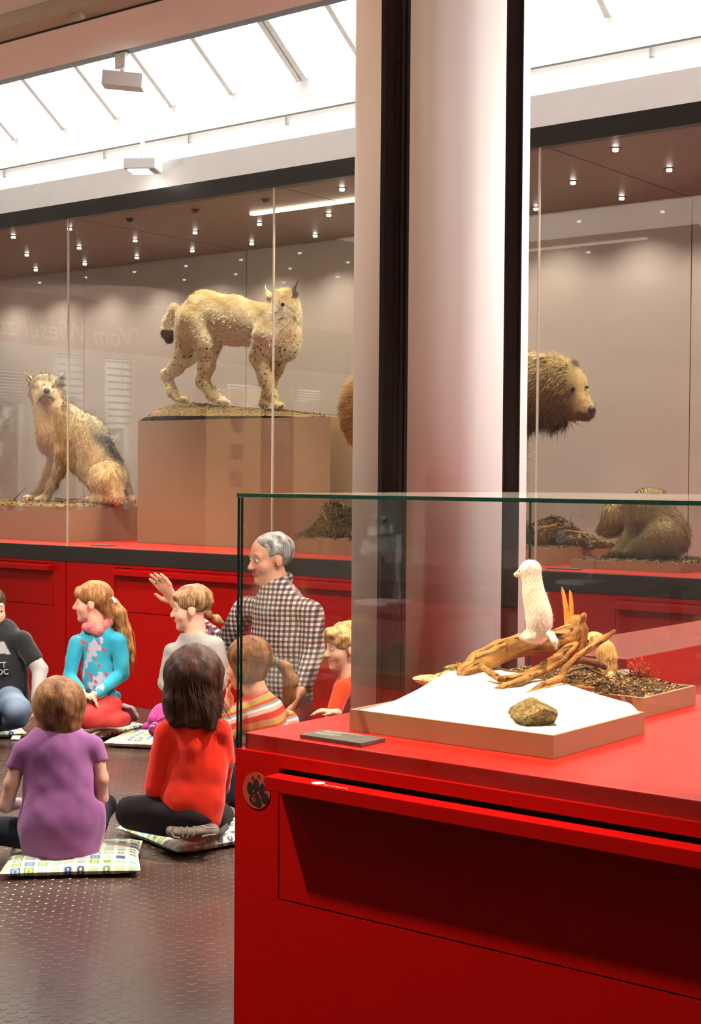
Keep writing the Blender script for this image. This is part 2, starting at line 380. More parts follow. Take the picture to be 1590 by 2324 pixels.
GLEDGE = plain('glass edge', (0.004, 0.045, 0.032), rough=0.08, spec=0.6, var=0.2, scale=200)
COLM = plain('column plaster', (0.80, 0.74, 0.69), rough=0.55, var=0.012, scale=10, stretch=(3, 3, 0.3))
STEEL = plain('brown steel', (0.016, 0.009, 0.008), rough=0.35, spec=0.5, var=0.05, scale=15)
STEELL = plain('brown steel edge', (0.035, 0.028, 0.025), rough=0.28, metal=0.5, var=0.05)
RUBBER = plain('brown studded rubber', (0.085, 0.050, 0.038), rough=0.25, spec=0.5, var=0.10, scale=3.0, bmp=0.0)
WMETAL = plain('white metal', (0.72, 0.72, 0.70), rough=0.4, var=0.01)
BEIGEM = plain('beige metal', (0.42, 0.34, 0.25), rough=0.45, var=0.02)
FRAMEM = plain('window frame', (0.78, 0.74, 0.70), rough=0.5, var=0.02)
LAMPON = emit('lamp lens', (1.0, 0.93, 0.82), 14.0)
BLACKM = plain('black metal', (0.012, 0.011, 0.010), rough=0.4, var=0.05)
CLEAR = pane_glass('window glass', (0.97, 0.98, 0.98))

def slab(name, x0, x1, y0, y1, z0, z1, mat, kind='structure', parent=None, bevel=0):
    o = MB().box(x0, x1, y0, y1, z0, z1).build(name, mat, parent, bevel=bevel)
    if kind and parent is None: o['kind'] = kind
    return o
# ------------------------------------------------------------------ room shell
XL, XR, YF = -13.0, 2.25, -4.5
slab('floor', XL, XR, YF, 7.8, -0.1, 0.0, RUBBER)
def ceiling():
    a, b, c, d = -8.0, -4.0, 1.0, 2.1; m = MB(); z0, z1 = CEIL, CEIL + 0.5
    m.box(XL, XR, YF, c, z0, z1); m.box(XL, XR, d, 4.972, z0, z1); m.box(XL, a, c, d, z0, z1); m.box(b, XR, c, d, z0, z1); o = m.build('ceiling', CEILM); o['kind'] = 'structure'
    o = thing('window_9', None, None, ((a + b) / 2, (c + d) / 2, z1), kind='structure')          # second skylight, added out of frame to light column and children
    MB().box(a, b, c, d, z1 - 0.02, z1 - 0.01).build('pane', CLEAR, o)
    for i in range(9): x = a + 0.02 + (b - a - 0.04) * i / 8; MB().box(x - 0.02, x + 0.02, c, d, z1 - 0.08, z1 - 0.021).build('rafter', FRAMEM, o)
ceiling()
slab('trim_1', XL, XR, 4.972, 5.044, CEIL + 0.003, 4.9, STEELL)          # dark angle along the ceiling edge
slab('wall_back', XL, XR, 7.72, 7.85, 0, 2.99, WHITE)
def skywall():
    m = MB(); m.box(XL, XR, 6.03, 7.85, 2.997, 3.147); m.box(XL, XR, WALL_Y, 7.85, 3.147, SKY_Z)
    o = m.build('wall_top', WHITE); o['kind'] = 'structure'
skywall()
slab('wall_front', XL, XR, YF - 0.1, YF, 0, 3.6, WHITE)
def holed_wall(name, x0, x1, z1, holes, y0, y1):
    """a wall in the plane X = x0..x1 with window openings (ya, yb, za, zb), windows sorted along Y"""
    m = MB(); y = y0
    for a, b, za, zb in holes:
        m.box(x0, x1, y, a, 0, z1); m.box(x0, x1, a, b, 0, za); m.box(x0, x1, a, b, zb, z1); y = b
    m.box(x0, x1, y, y1, 0, z1)
    o = m.build(name, WHITE); o['kind'] = 'structure'
HL = [(-3.97, -3.1, 0.9, 2.6), (-2.6, -1.9, 0.9, 2.6), (-0.29, 0.2, 0.9, 2.78), (0.45, 0.95, 0.9, 2.78), (1.3, 2.6, 0.9, 2.55), (2.95, 5.45, 0.4, 3.0)]
HR = [(2.75, 5.45, 0.3, 3.2)]
holed_wall('wall_left', XL - 0.12, XL, 4.95, HL, YF, 7.85)
holed_wall('wall_right', XR, XR + 0.12, 4.95, HR, YF, 7.85)
nwin = 0
def window(name, x, a, b, za, zb, bars, blind=0):
    o = thing(name, None, None, (x, (a + b) / 2, za), kind='structure')
    m = MB(); t = 0.05
    m.box(x - t, x + t, a, b, za, za + t); m.box(x - t, x + t, a, b, zb - t, zb); m.box(x - t, x + t, a, a + t, za + t, zb - t); m.box(x - t, x + t, b - t, b, za + t, zb - t)
    m.build('window_frame', FRAMEM, o)
    for i in range(bars):
        y = a + (b - a) * (i + 1) / (bars + 1); MB().box(x - t, x + t, y - 0.03, y + 0.03, za + t, zb - t).build('mullion', FRAMEM, o)
    MB().box(x - 0.004, x + 0.004, a + t, b - t, za + t, zb - t).build('pane', CLEAR, o)
    if blind:
        n = 10
        for i in range(n):
            z = zb - 0.09 - i * blind / n
            MB().obox((x + 0.09, (a + b) / 2, z), (math.cos(0.5), 0, math.sin(0.5)), (0, 1, 0), (-math.sin(0.5), 0, math.cos(0.5)), 0.02, (b - a) / 2 - t, 0.001).build('blind_slat', WMETAL, o)
for i, h in enumerate(HL): window('window_%d' % (i + 2), XL - 0.06, *h, 0 if h[1] - h[0] < 0.9 else 1, 0.8 if i in (2, 3) else (0 if i == 5 else 0.35))
window('window_8', XR + 0.06, *HR[0], 4)
t = text_mesh('wall_lettering', '"Vom Wiesel zum Bären"', 0.33, plain('pale lettering', (0.95, 0.93, 0.9), rough=0.6), None, (XL + 0.004, -0.42, 2.88), (PI / 2, 0, PI / 2), 0.003, shear=0.25)
tag(t, 'large white italic wall lettering mirrored in the display case glass', 'lettering')
# the strip of wall behind the lettering is painted
slab('trim_2', XL, XL + 0.003, YF, 7.0, 2.8, 3.39, plain('rose wall paint', (0.33, 0.22, 0.19), rough=0.6))

# leafy bushes outside the left windows (seen mirrored in the case glass)
def bushes():
    lm = vcol('leaves', rough=0.6, noise=0.1, bmp=0)
    for cy_, cz_, ry, rz, sd in ((-3.7, 1.0, .85, 1.3, 1), (-1.95, 0.9, .85, 1.2, 2), (-.2, 1.1, .85, 1.5, 3), (1.6, 1.0, .9, 1.3, 4), (3.4, 0.9, .85, 1.1, 5)):
        rg = np.random.default_rng(sd); n = 1500; o = thing('bush', 'green bush outside the left wall, mirrored in the case, ' + ('nearest the camera side', 'before the blindless window', 'behind the lettering', 'before the wide window', 'nearest the case')[sd - 1], 'bush', (-14.6, cy_, 0))
        d = rg.normal(size=(n, 3)); d /= np.linalg.norm(d, axis=1)[:, None]; c = np.array([-14.6, cy_, cz_]) + d * np.array([.8, ry, rz]) * rg.uniform(.6, 1, (n, 1)); c[:, 2] = np.maximum(c[:, 2], .05)
        e = rg.normal(size=(n, 3)); e /= np.linalg.norm(e, axis=1)[:, None]; f = np.cross(e, rg.normal(size=(n, 3))); f /= np.linalg.norm(f, axis=1)[:, None]
        V = np.stack([c - e * .09, c + f * .05, c + e * .09, c - f * .05], 1).reshape(-1, 3); cc = np.array([lin(70, 92, 44), lin(110, 126, 70), lin(52, 66, 34)])[rg.integers(0, 3, n)]
        k = mesh_obj('foliage', V, np.arange(4 * n).reshape(-1, 4), lm, o, cols=np.repeat(cc, 4, 0)); k['kind'] = 'stuff'
        MB().tube([(-14.6, cy_, -0.1), (-14.6, cy_ + .05, cz_)], [.06, .03], 8).build('stem', plain('bush stem', (.06, .045, .03), rough=.9), o)
bushes()
fc = thing('backdrop', 'added light-blocking facade outside the left windows, mirrored in the case', 'building', (-18.2, 1, -0.1)); MB().box(-18.4, -18.0, -12, 14, -0.1, 7.5).build('wall', plain('facade render', (0.42, 0.43, 0.40), rough=.9, var=.1, scale=2), fc)  # added block that hides the sky and dims the mirrored windows
for i in range(8): MB().box(-18.0, -17.96, -10 + 2.8 * i, -8.9 + 2.8 * i, 0.8, 2.4).build('window', plain('dark panes', (.04, .05, .05), rough=.1), fc)  # dark panels on the added block
slab('trim_3', -19, XL - 0.13, -8, 8, -0.2, -0.1, plain('grass ground', lin(96, 104, 62), rough=.95, var=.3, scale=4))
# ------------------------------------------------------------------ skylight over the case front
RAFTM = plain('rafter paint', (0.36, 0.32, 0.29), rough=0.5)
def skylight():
    o = thing('window_1', None, None, (-4.5, WALL_Y, SKY_Z), kind='structure')
    s = math.radians(37); d = np.array([0, -math.cos(s), math.sin(s)]); nrm = np.array([0, math.sin(s), math.cos(s)])
    p0 = np.array([0, WALL_Y, SKY_Z]); L = 1.95
    m = MB(); m.obox(p0 + d * L / 2 + nrm * 0.045 + np.array([(XL + XR) / 2, 0, 0]), (1, 0, 0), d, nrm, (XR - XL) / 2, L / 2, 0.004); m.build('pane', CLEAR, o)
    xs = [-6.10 + 0.505 * k for k in range(-13, 16)]
    prox = None
    for i, x in enumerate(xs):
        k = i - 13; wide = (k - 1) % 6 == 0
        x = x + (0.045 if k == 1 else 0); hw = 0.040 if wide else 0.017
        m = MB()
        if wide:
            m.obox(p0 + d * L / 2 + np.array([x - hw * 0.55, 0, 0]), (1, 0, 0), d, nrm, hw * 0.42, L / 2, 0.035)
            m.obox(p0 + d * L / 2 + np.array([x + hw * 0.5, 0, 0]), (1, 0, 0), d, nrm, hw * 0.47, L / 2, 0.03)
            m.build('rafter', RAFTM, o)
        elif prox is None:
            m.obox(p0 + d * L / 2 + np.array([x, 0, 0]), (1, 0, 0), d, nrm, hw, L / 2, 0.03); prox = m.build('rafter', RAFTM, o); px0 = x
        else: copy_part(prox, o, (x - px0, 0, 0))
    MB().box(XL, XR, 5.044, 5.10, 4.78, 4.9).build('ridge_beam', FRAMEM, o)
skylight()

# ------------------------------------------------------------------ studded floor
def studs():
    p = 0.04; r = 0.0148; top = 0.0012
    gx = np.arange(-6.9, -2.3, p); gy = np.arange(1.55, 6.02, p)
    G = np.stack(np.meshgrid(gx, gy, indexing='ij'), -1).reshape(-1, 2); G = np.c_[G, np.zeros(len(G))]
    u, v = proj(G); ok = (u > -25) & (u < 548) & (v > 1590) & (v < 2350); G = G[ok]; u = u[ok]; v = v[ok]
    fl = bpy.data.objects['floor']
    order = np.argsort(np.linalg.norm(G - EYE, axis=1)); near = order[:300]; far = order[300:]
    n = 12; th = np.arange(n) * 2 * PI / n
    ring = lambda rr, z: np.c_[rr * np.cos(th), rr * np.sin(th), np.full(n, z)]
    T = np.concatenate([ring(r, 0.0), ring(r - 0.0009, top * 0.8), ring(r - 0.0022, top)])
    F = [[a * n + j, a * n + (j + 1) % n, (a + 1) * n + (j + 1) % n, (a + 1) * n + j] for a in (0, 1) for j in range(n)] + [[2 * n + j for j in range(n)]]
    g0 = G[near[0]]; o0 = mesh_obj('stud', T + g0, F, RUBBER, fl, smooth=False)
    for i in near[1:]: copy_part(o0, fl, tuple(G[i] - g0))
    V = (G[far][:, None, :] + T[None]).reshape(-1, 3); k = len(far)
    quads = np.array(F[:-1]); off = (np.arange(k) * len(T))
    me_f = (quads[None] + off[:, None, None]).reshape(-1, 4).tolist() + (np.array(F[-1])[None] + off[:, None]).tolist()
    o = mesh_obj('stud', V, me_f, RUBBER, fl); o['kind'] = 'stuff'
studs()

# ------------------------------------------------------------------ things under the ceiling
def rail(name, label):
    a, b = PZ(0, 65, 3.36), PZ(0, 97, 3.36)
    o = thing(name, label, 'rail', (-4.5, 4.38, CEIL))
    MB().box(-12, 2.2, 4.27, 4.43, 3.34, CEIL - 0.001).build('housing', BEIGEM, o, bevel=0.004)
    MB().box(-12, 2.2, 4.405, 4.412, 3.333, 3.34).build('slot', GAP, o)
    for u, v in ((150, 28), (735, -140)):
        p = PZ(u, v, 3.33); MB().box(p[0] - 0.03, p[0] + 0.03, 4.32, 4.35, 3.315, 3.34).build('clip', BEIGEM, o, bevel=0.003)
rail('ceiling_trunking', 'long beige lighting trunking running along the upper ceiling')
def picture_rail():
    o = thing('picture_rail', 'white rail with small hooks along the wall above the display case', 'rail', (-4.5, 6.58, 3.46))
    MB().box(-12, 2.2, 6.60, WALL_Y - 0.001, 3.462, 3.54).build('rail_profile', WMETAL, o, bevel=0.002)
    MB().box(-12, 2.2, 6.602, 6.618, 3.457, 3.462).build('rail_slot', plain('rail slot', (.12, .11, .10), rough=.6), o)
    for u, v in ((8, 385), (235, 345), (427, 305), (648, 262), (1475, 105)):
        p = PY(u, v, 6.605); m = MB(); m.box(p[0] - 0.0035, p[0] + 0.0035, 6.604, 6.61, 3.405, 3.460); m.box(p[0] - 0.0035, p[0] + 0.02, 6.604, 6.61, 3.400, 3.408); m.build('hook', plain('grey hook', (.3, .29, .28), rough=.5), o)
picture_rail()
def track_lamp():
    Y0 = 5.90; p = PY(326, 380, Y0); o = thing('track_lamp', 'white boxy track lamp hanging below the picture rail', 'lamp', (p[0], Y0, 3.3))
    m = MB(); ax = _n([0.86, 0.5, 0]); ay = np.array([-ax[1], ax[0], 0]); c = PY(325, 377, Y0)
    m.obox(c, ax, ay, UP, 0.090, 0.085, 0.030); m.build('housing', WMETAL, o, bevel=0.006)
    MB().obox(c + ax * -.015 - UP * 0.032, ax, ay, UP, 0.058, 0.06, 0.003).build('lens', emit('track lens', (1, 0.97, 0.9), 6), o)
    MB().obox(c + ax * .062 - UP * 0.032, ax, ay, UP, 0.012, 0.055, 0.003).build('reflector', BEIGEM, o)
    a = PY(323, 317, 6.595); b = c + UP * .03; MB().tube([a, a + (b - a) * .3 - UP * .01, b + UP * .05, b], 0.014, 10).build('stem', WMETAL, o)
    MB().box(a[0] - 0.04, a[0] + 0.03, 6.57, 6.599, 3.46, 3.51).build('adapter', WMETAL, o, bevel=.003)
track_lamp()
def ceiling_spot():
    p = PY(279, 128, 5.02); o = thing('ceiling_spotlight', 'grey spotlight hanging from the dark ceiling edge under the skylight', 'lamp', (p[0], 5.02, CEIL))
    ax = VR * 0.995 + UP * -0.09; ax = _n(ax); az = _n(np.cross(ax, np.cross(UP, ax))); ay = np.cross(az, ax); c = PY(280, 184, 5.02)
    MB().obox(c, ax, ay, az, 0.098, 0.05, 0.035).build('housing', WMETAL, o, bevel=0.004)
    c2 = PY(278, 143, 5.02); MB().box(c2[0] - 0.035, c2[0] + 0.035, 5.0, 5.04, c2[2] - 0.03, CEIL + 0.002).build('stem', WMETAL, o, bevel=0.003)
    c3 = (np.array(c) + np.array(c2)) / 2; MB().tube([c2, c], 0.012, 8).build('joint', FRAMEM, o)
ceiling_spot()

# ------------------------------------------------------------------ the long display case
MOD = 1.6485; GX0 = -5.267; BX0 = -5.235
CX0, CX1 = -12.6, 2.1; CZ0, CZ1 = 0.918, 2.903; CBACK = 7.61
def display_case():
    o = thing('display_case', 'long glass display case with taxidermy animals along the wall', 'showcase', (-5, CASE_Y, 0))
    MB().box(CX0, CX1, 6.028, 6.075, CZ1, 2.9965).build('fascia', DARK, o, bevel=0.002)
    MB().box(CX0, CX1, 6.028, 6.075, 0.826, CZ0).build('base_band', DARK, o, bevel=0.002)
    MB().box(CX0, CX1, 6.076, 7.68, 0.86, CZ0).build('shelf', REDTOP, o)
    MB().box(CX0, CX1, 6.078, 7.70, 2.935, 2.99).build('roof', GAP, o)
    MB().box(CX0, CX1, 7.655, 7.70, CZ0 + 0.002, 2.93).build('rear_wall', GAP, o)
    MB().box(CX0 - 0.03, CX0, 6.03, 7.70, 0.86, 2.99).build('side_wall', DARK, o); MB().box(CX1, CX1 + 0.03, 6.03, 7.70, 0.86, 2.99).build('side_wall', DARK, o)
    bp = cp = gp = ep = None
    for k in range(-4, 4):
        a = BX0 + MOD * k + 0.003; b = a + MOD - 0.006; off = (MOD * (k + 4), 0, 0)
        if bp is None: bp = MB().box(a, b, CBACK, CBACK + 0.02, CZ0 + 0.001, CZ1 + 0.02).build('back_panel', CASEBACK, o)
        else: copy_part(bp, o, off)
        if cp is None: cp = MB().box(a + 0.002, b - 0.002, 6.08, CBACK - 0.018, CZ1, CZ1 + 0.02).build('ceiling_panel', CASECEIL, o)
        else: copy_part(cp, o, off)
        a = GX0 + MOD * k + 0.005; b = a + MOD - 0.010
        if gp is None: gp = MB().box(a, b, CASE_Y + 0.002, CASE_Y + 0.012, CZ0 - 0.03, CZ1 + 0.03).build('glass_pane', CASEGLASS, o)
        else: copy_part(gp, o, off)
        if ep is None: ep = MB().box(a - 0.0085, a - 0.0015, CASE_Y + 0.001, CASE_Y + 0.013, CZ0, CZ1).build('pane_edge', plain('bright pane edge', (0.62, 0.52, 0.42), rough=0.3), o)
        else: copy_part(ep, o, off)
    st = MB().box(-5.885, -4.4, 6.53, 6.565, CZ1 - 0.012, CZ1).build('light_strip', emit('strip light', (1.0, 0.88, 0.66), 6), o, label='glowing light strip')
    return o
display_case()
def downlights():
    names = ('first', 'second', 'third', 'fourth', 'fifth', 'sixth', 'seventh', 'eighth', 'ninth', 'tenth', 'eleventh'); cnt = {}
    for i in range(-7, 9):
        x = -6.07 + 0.5455 * i
        if x < -9.5 or x > -2.6: continue
        for r, y in enumerate((6.262, 6.825, 7.362)):
            dark = r == 0 and i in (-1, 0, 1)
            u, v = proj((x, y, CZ1))
            if not dark: add_light('downlight_beam', 'SPOT', (x, y, CZ1 - 0.022), (x + 0.05, y - 0.35, 1.0), 26.0, (1.0, 0.87, 0.69), 0.016, spot=135, blend=1.0)
            if not (-30 < u < 792 or 1200 < u < 1620): continue
            key = ('unlit' if dark else 'lit', r); cnt[key] = cnt.get(key, -1) + 1
            lab = '%s round downlight, %s from the left in the %s row of the case ceiling' % ('unlit' if dark else 'lit', names[cnt[key]], ('front', 'middle', 'rear')[r])
            o = thing('downlight', lab, 'lamp', (x, y, CZ1), 'lit downlights in the case ceiling' if not dark else 'unlit downlights in the case ceiling')
            key = 'dark' if dark else 'lit'
            if not hasattr(downlights, key):
                a = MB().disc((x, y, CZ1 - 0.004), 0.028, 0.004, 20).build('rim', BLACKM, o)
                if dark: b = MB().obox((x + 0.004, y - 0.006, CZ1 - 0.010), _n([1, 0, 0.4]), (0, 1, 0), _n([-0.4, 0, 1]), 0.012, 0.012, 0.008).build('lens', BLACKM, o, bevel=0.003)
                else: b = MB().disc((x, y, CZ1 - 0.014), 0.0125, 0.010, 16, taper=1.15).build('lens', LAMPON, o)
                setattr(downlights, key, (a, b))
            else:
                for q in getattr(downlights, key): copy_part(q, o, (0, 0, 0))
downlights()

# ------------------------------------------------------------------ red drawer cabinets under the case
def drawer_cabinet(x0, x1, dx0, dx1, label):
    o = thing('drawer_cabinet', label, 'cabinet', ((x0 + x1) / 2, 6.06, 0))
    F0, F1 = CASE_Y, CASE_Y + 0.018; Z1 = 0.825; dz0, dz1 = 0.552, 0.803; g = 0.004
    MB().box(x0 + 0.004, x1 - 0.004, F1 + 0.004, 7.5, 0.0, 0.82).build('carcass', GAP, o)
    m = MB(); m.box(x0 + g / 2, dx0 - g, F0, F1, 0.002, Z1); m.box(dx1 + g, x1 - g / 2, F0, F1, 0.002, Z1); m.box(dx0 - g, dx1 + g, F0, F1, 0.002, dz0 - g); m.box(dx0 - g, dx1 + g, F0, F1, dz1 + g, Z1)
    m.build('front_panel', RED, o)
    d = MB().box(dx0, dx1, F0, F1, dz0, dz1).build('drawer', RED, o)
    MB().box(dx0, dx1, F0 - 0.05, F0 - 0.0005, 0.766, 0.796).build('handle', RED, d, bevel=0.0015)
    return o
drawer_cabinet(-10.22, -6.923, -9.6, -7.036, 'red drawer cabinet under the wolf at the far left')
drawer_cabinet(-6.919, -3.622, -6.483, -3.74, 'red drawer cabinet under the lynx, behind the blue girl and the man')
drawer_cabinet(-3.618, -0.32, -3.19, -0.5, 'red drawer cabinet under the seated bear cub')

# ------------------------------------------------------------------ round column and two steel posts in front of it
CC = np.array([-1.962, 2.838])
def column():
    o = thing('column', 'thick round white column behind the glass vitrine', 'column', (CC[0], CC[1], 0))
    n = 72; m = MB(); m.tube([(CC[0], CC[1], 0.06), (CC[0], CC[1], CEIL - 0.001)], 0.2015, n); m.build('shaft', COLM, o, smooth=False)
    for p in bpy.data.objects[o.children[0].name].data.polygons: p.use_smooth = len(p.vertices) == 4
    MB().disc((CC[0], CC[1], 0), 0.207, 0.06, 48).build('base_ring', DARK, o)
column()
def post(u0, u1, dist, label, slots):
    uc = (u0 + u1) / 2; d = ray(uc, 600); d = np.array([d[0], d[1]]) / math.hypot(d[0], d[1]); c = d * dist
    f = np.array([d[0], d[1], 0]); r = np.array([d[1], -d[0], 0]); D = float(ROT[2] @ (np.array([c[0], c[1], 1.9]) - EYE)); w = (u1 - u0) / FOC * D
    o = thing('steel_post', label, 'post', (c[0], c[1], 0)); P = lambda a, b, z: np.array([c[0], c[1], z]) + r * a + f * b
    H = CEIL / 2 - 0.002
    def bar(nm, a0, a1, b0, b1, mat, z0=0.0, z1=CEIL - 0.002): MB().obox(P((a0 + a1) / 2, (b0 + b1) / 2, (z0 + z1) / 2), r, f, UP, (a1 - a0) / 2, (b1 - b0) / 2, (z1 - z0) / 2).build(nm, mat, o, bevel=0.0008)
    h = w / 2
    if slots:
        bar('web', -h + 0.009, h - 0.007, 0.012, 0.02, STEEL); bar('flange', -h, -h + 0.009, 0, 0.02, STEELL); bar('flange', h - 0.007, h, 0.0, 0.02, STEELL); bar('lip', h - 0.018, h - 0.010, 0.002, 0.012, STEELL)
        z = 0.3
        while z < 3.1:
            bar('slot', h - 0.030, h - 0.0185, 0.010, 0.0118, BLACKM, z, z + 0.30); z += 0.345
        for z in (1.62, 1.965, 2.31): bar('hinge', h - 0.029, h - 0.020, 0.006, 0.0118, STEELL, z + 0.27, z + 0.285)
    else:
        bar('web', -h + 0.004, h - 0.004, 0.003, 0.02, STEEL); bar('flange', -h, -h + 0.004, 0, 0.02, STEELL); bar('flange', h - 0.004, h, 0, 0.02, STEELL)
post(861, 927, 3.17, 'dark steel channel post with slots, the wider of the two on the column', True)
post(1144, 1183, 3.19, 'narrow dark steel post at the bright side of the column', False)

# ------------------------------------------------------------------ red cabinet behind the vitrine
def rear_cabinet():
    o = thing('ledge_cabinet', 'red cabinet with a raised ledge behind the vitrine', 'cabinet', (-0.6, 3.6, 0))
    MB().box(-1.637, 1.2, 2.86, 5.0, 0.0, 0.837).build('carcass', REDTOP, o, bevel=0.002)
    MB().box(-1.925, -1.638, 3.155, 5.0, 0.0, 0.926).build('raised_ledge', REDTOP, o, bevel=0.003)
rear_cabinet()

# ------------------------------------------------------------------ the vitrine cabinet in the foreground
VY0, VY1, VX0, VX1 = 1.809, 2.74, -1.655, 0.60; PLATE = 0.926
def vitrine_cabinet():
    o = thing('vitrine_cabinet', 'large red cabinet with a wide drawer in the foreground', 'cabinet', (-0.5, 2.27, 0))
    F0, F1 = VY0, VY0 + 0.02; dx0, dx1, dz0, dz1, g = -1.557, 0.48, 0.668, 0.868, 0.0028
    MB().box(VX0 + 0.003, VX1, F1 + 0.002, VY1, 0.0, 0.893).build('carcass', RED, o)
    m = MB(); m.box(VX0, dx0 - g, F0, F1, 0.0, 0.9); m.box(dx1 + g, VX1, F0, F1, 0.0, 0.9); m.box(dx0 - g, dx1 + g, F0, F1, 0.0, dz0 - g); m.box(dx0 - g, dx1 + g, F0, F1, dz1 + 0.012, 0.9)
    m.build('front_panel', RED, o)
    MB().box(VX0, VX0 + 0.003, F1, VY1, 0.0, 0.9).build('side_panel', RED, o)
    MB().box(dx0 - g, dx1 + g, F1 - 0.003, F1 + 0.0015, dz0 - g, dz1 + 0.012).build('gap_liner', GAP, o)
    d = MB().box(dx0, dx1, F0, F1 - 0.004, dz0, dz1 - 0.001).build('drawer', RED, o)
    MB().box(dx0 - 0.002, dx1 + 0.002, F0 - 0.035, F0 - 0.0003, 0.8485, 0.8715).build('handle', RED, d, bevel=0.0012)
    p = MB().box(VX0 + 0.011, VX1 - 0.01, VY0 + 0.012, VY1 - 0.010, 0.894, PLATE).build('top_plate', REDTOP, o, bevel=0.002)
    MB().box(VX0 + 0.004, VX1, VY0 + 0.0005, VY0 + 0.0115, 0.893, 0.8985).build('glass_channel', plain('channel seal', (0.25, 0.24, 0.13), rough=0.25), o)
    # small round sticker and print on the handle
    q = PZ(722, 1777, 0.8718); D0 = bpy.data.objects[d.name]
    MB().disc((q[0], q[1], 0.8716), 0.0105, 0.0004, 24).build('round_sticker', plain('cream sticker', (0.85, 0.75, 0.55), rough=0.5), d, label='cream round sticker on the drawer handle')
    m = MB(); a = PZ(735, 1781, 0.8718); b = PZ(790, 1790, 0.8718); dd = _n(b - a); L = np.linalg.norm(b - a)
    for i, (s0, s1) in enumerate(((0, .22), (.26, .45), (.5, .62), (.64, .97))): m.obox(a + dd * L * (s0 + s1) / 2, dd, np.cross(UP, dd), UP, L * (s1 - s0) / 2, 0.0009, 0.0002)
    m.build('print_line', plain('cream print', (0.8, 0.62, 0.5), rough=0.5), d)
    # paw sticker with the number 6
    c = PY(582, 1794, VY0); k = np.array([0, -1.0, 0])
    s = MB().disc((c[0], c[1] - 0.0008, c[2]), 0.0300, 0.0007, 40, axis=1).build('paw_sticker', plain('salmon sticker', (0.38, 0.055, 0.03), rough=0.5, spec=0.15), o, label='round salmon sticker with a black paw print and the number 6')
    PB = plain('sticker black', (0.012, 0.008, 0.007), rough=0.5)
    S = 0.0300
    def blob(cx, cz, rx, rz, rot=0, dy=0.0012, lump=0.0):
        n = 20; V = []
        for i in range(n):
            th = 2 * PI * i / n; rr = 1 + lump * math.cos(3 * th + 0.6); x, z = rr * rx * math.cos(th), rr * rz * math.sin(th)
            V.append((c[0] + S * (cx + x * math.cos(rot) - z * math.sin(rot)), c[1] - dy, c[2] + S * (cz + x * math.sin(rot) + z * math.cos(rot))))
        return MB().add(V, [list(range(n))])
    m = MB()
    for a in ((-0.46, 0.10, 0.20, 0.34, -0.12), (-0.02, 0.28, 0.21, 0.36, -0.1), (0.40, 0.10, 0.19, 0.36, -0.28), (0.62, -0.33, 0.26, 0.30, -0.6)):
        b = blob(*a); m.add(b.v, b.f)
    b = blob(-0.05, -0.50, 0.46, 0.36, -0.5, lump=0.10); m.add(b.v, b.f)
    for a in ((-0.26, 0.66, 0.05, 0.11, -0.3), (0.18, 0.80, 0.06, 0.12, 0.2), (0.62, 0.66, 0.06, 0.13, -0.3)): b = blob(*a); m.add(b.v, b.f)
    m.build('paw_print', PB, s)
    text_mesh('number', '6', 0.019, bpy.data.materials['salmon sticker'], s, (c[0] - S * 0.30, c[1] - 0.0014, c[2] - S * 0.66), (PI / 2, 0, 0), 0.0001)
    return o
vitrine_cabinet()
def pane_box(name, x0, x1, y0, y1, z0, z1, axis, parent, glass):
    m = MB().box(x0, x1, y0, y1, z0, z1); o = m.build(name, glass, parent); o.data.materials.append(GLEDGE)
    big = {'X': (3, 5), 'Y': (2, 4), 'Z': (0, 1)}[axis]
    for i, p in enumerate(o.data.polygons): p.material_index = 0 if i in big else 1
    return o
def vitrine():
    T = 0.006; z0, z1 = 0.8987, 1.3225
    o = thing('glass_vitrine', 'clear glass vitrine with dark green edges on the red cabinet', 'vitrine', (-0.5, 2.27, 0.9))
    pane_box('front_pane', VX0 + 0.001, VX1, VY0 + 0.001, VY0 + 0.001 + T, z0, z1 - T - 0.0006, 'Y', o, VITGLASS)
    pane_box('back_pane', VX0 + 0.001, VX1, VY1 - T - 0.001, VY1 - 0.001, z0, z1 - T - 0.0006, 'Y', o, VITGLASS)
    pane_box('side_pane', VX0 + 0.001, VX0 + 0.001 + T, VY0 + 0.0085, VY1 - T - 0.0025, z0, z1 - T - 0.0006, 'X', o, VITGLASS)
    pane_box('side_pane', VX1 - T, VX1, VY0 + 0.0085, VY1 - T - 0.0025, z0, z1 - T - 0.0006, 'X', o, VITGLASS)
    pane_box('top_pane', VX0, VX1, VY0, VY1, z1 - T, z1, 'Z', o, VITTOP)
vitrine()

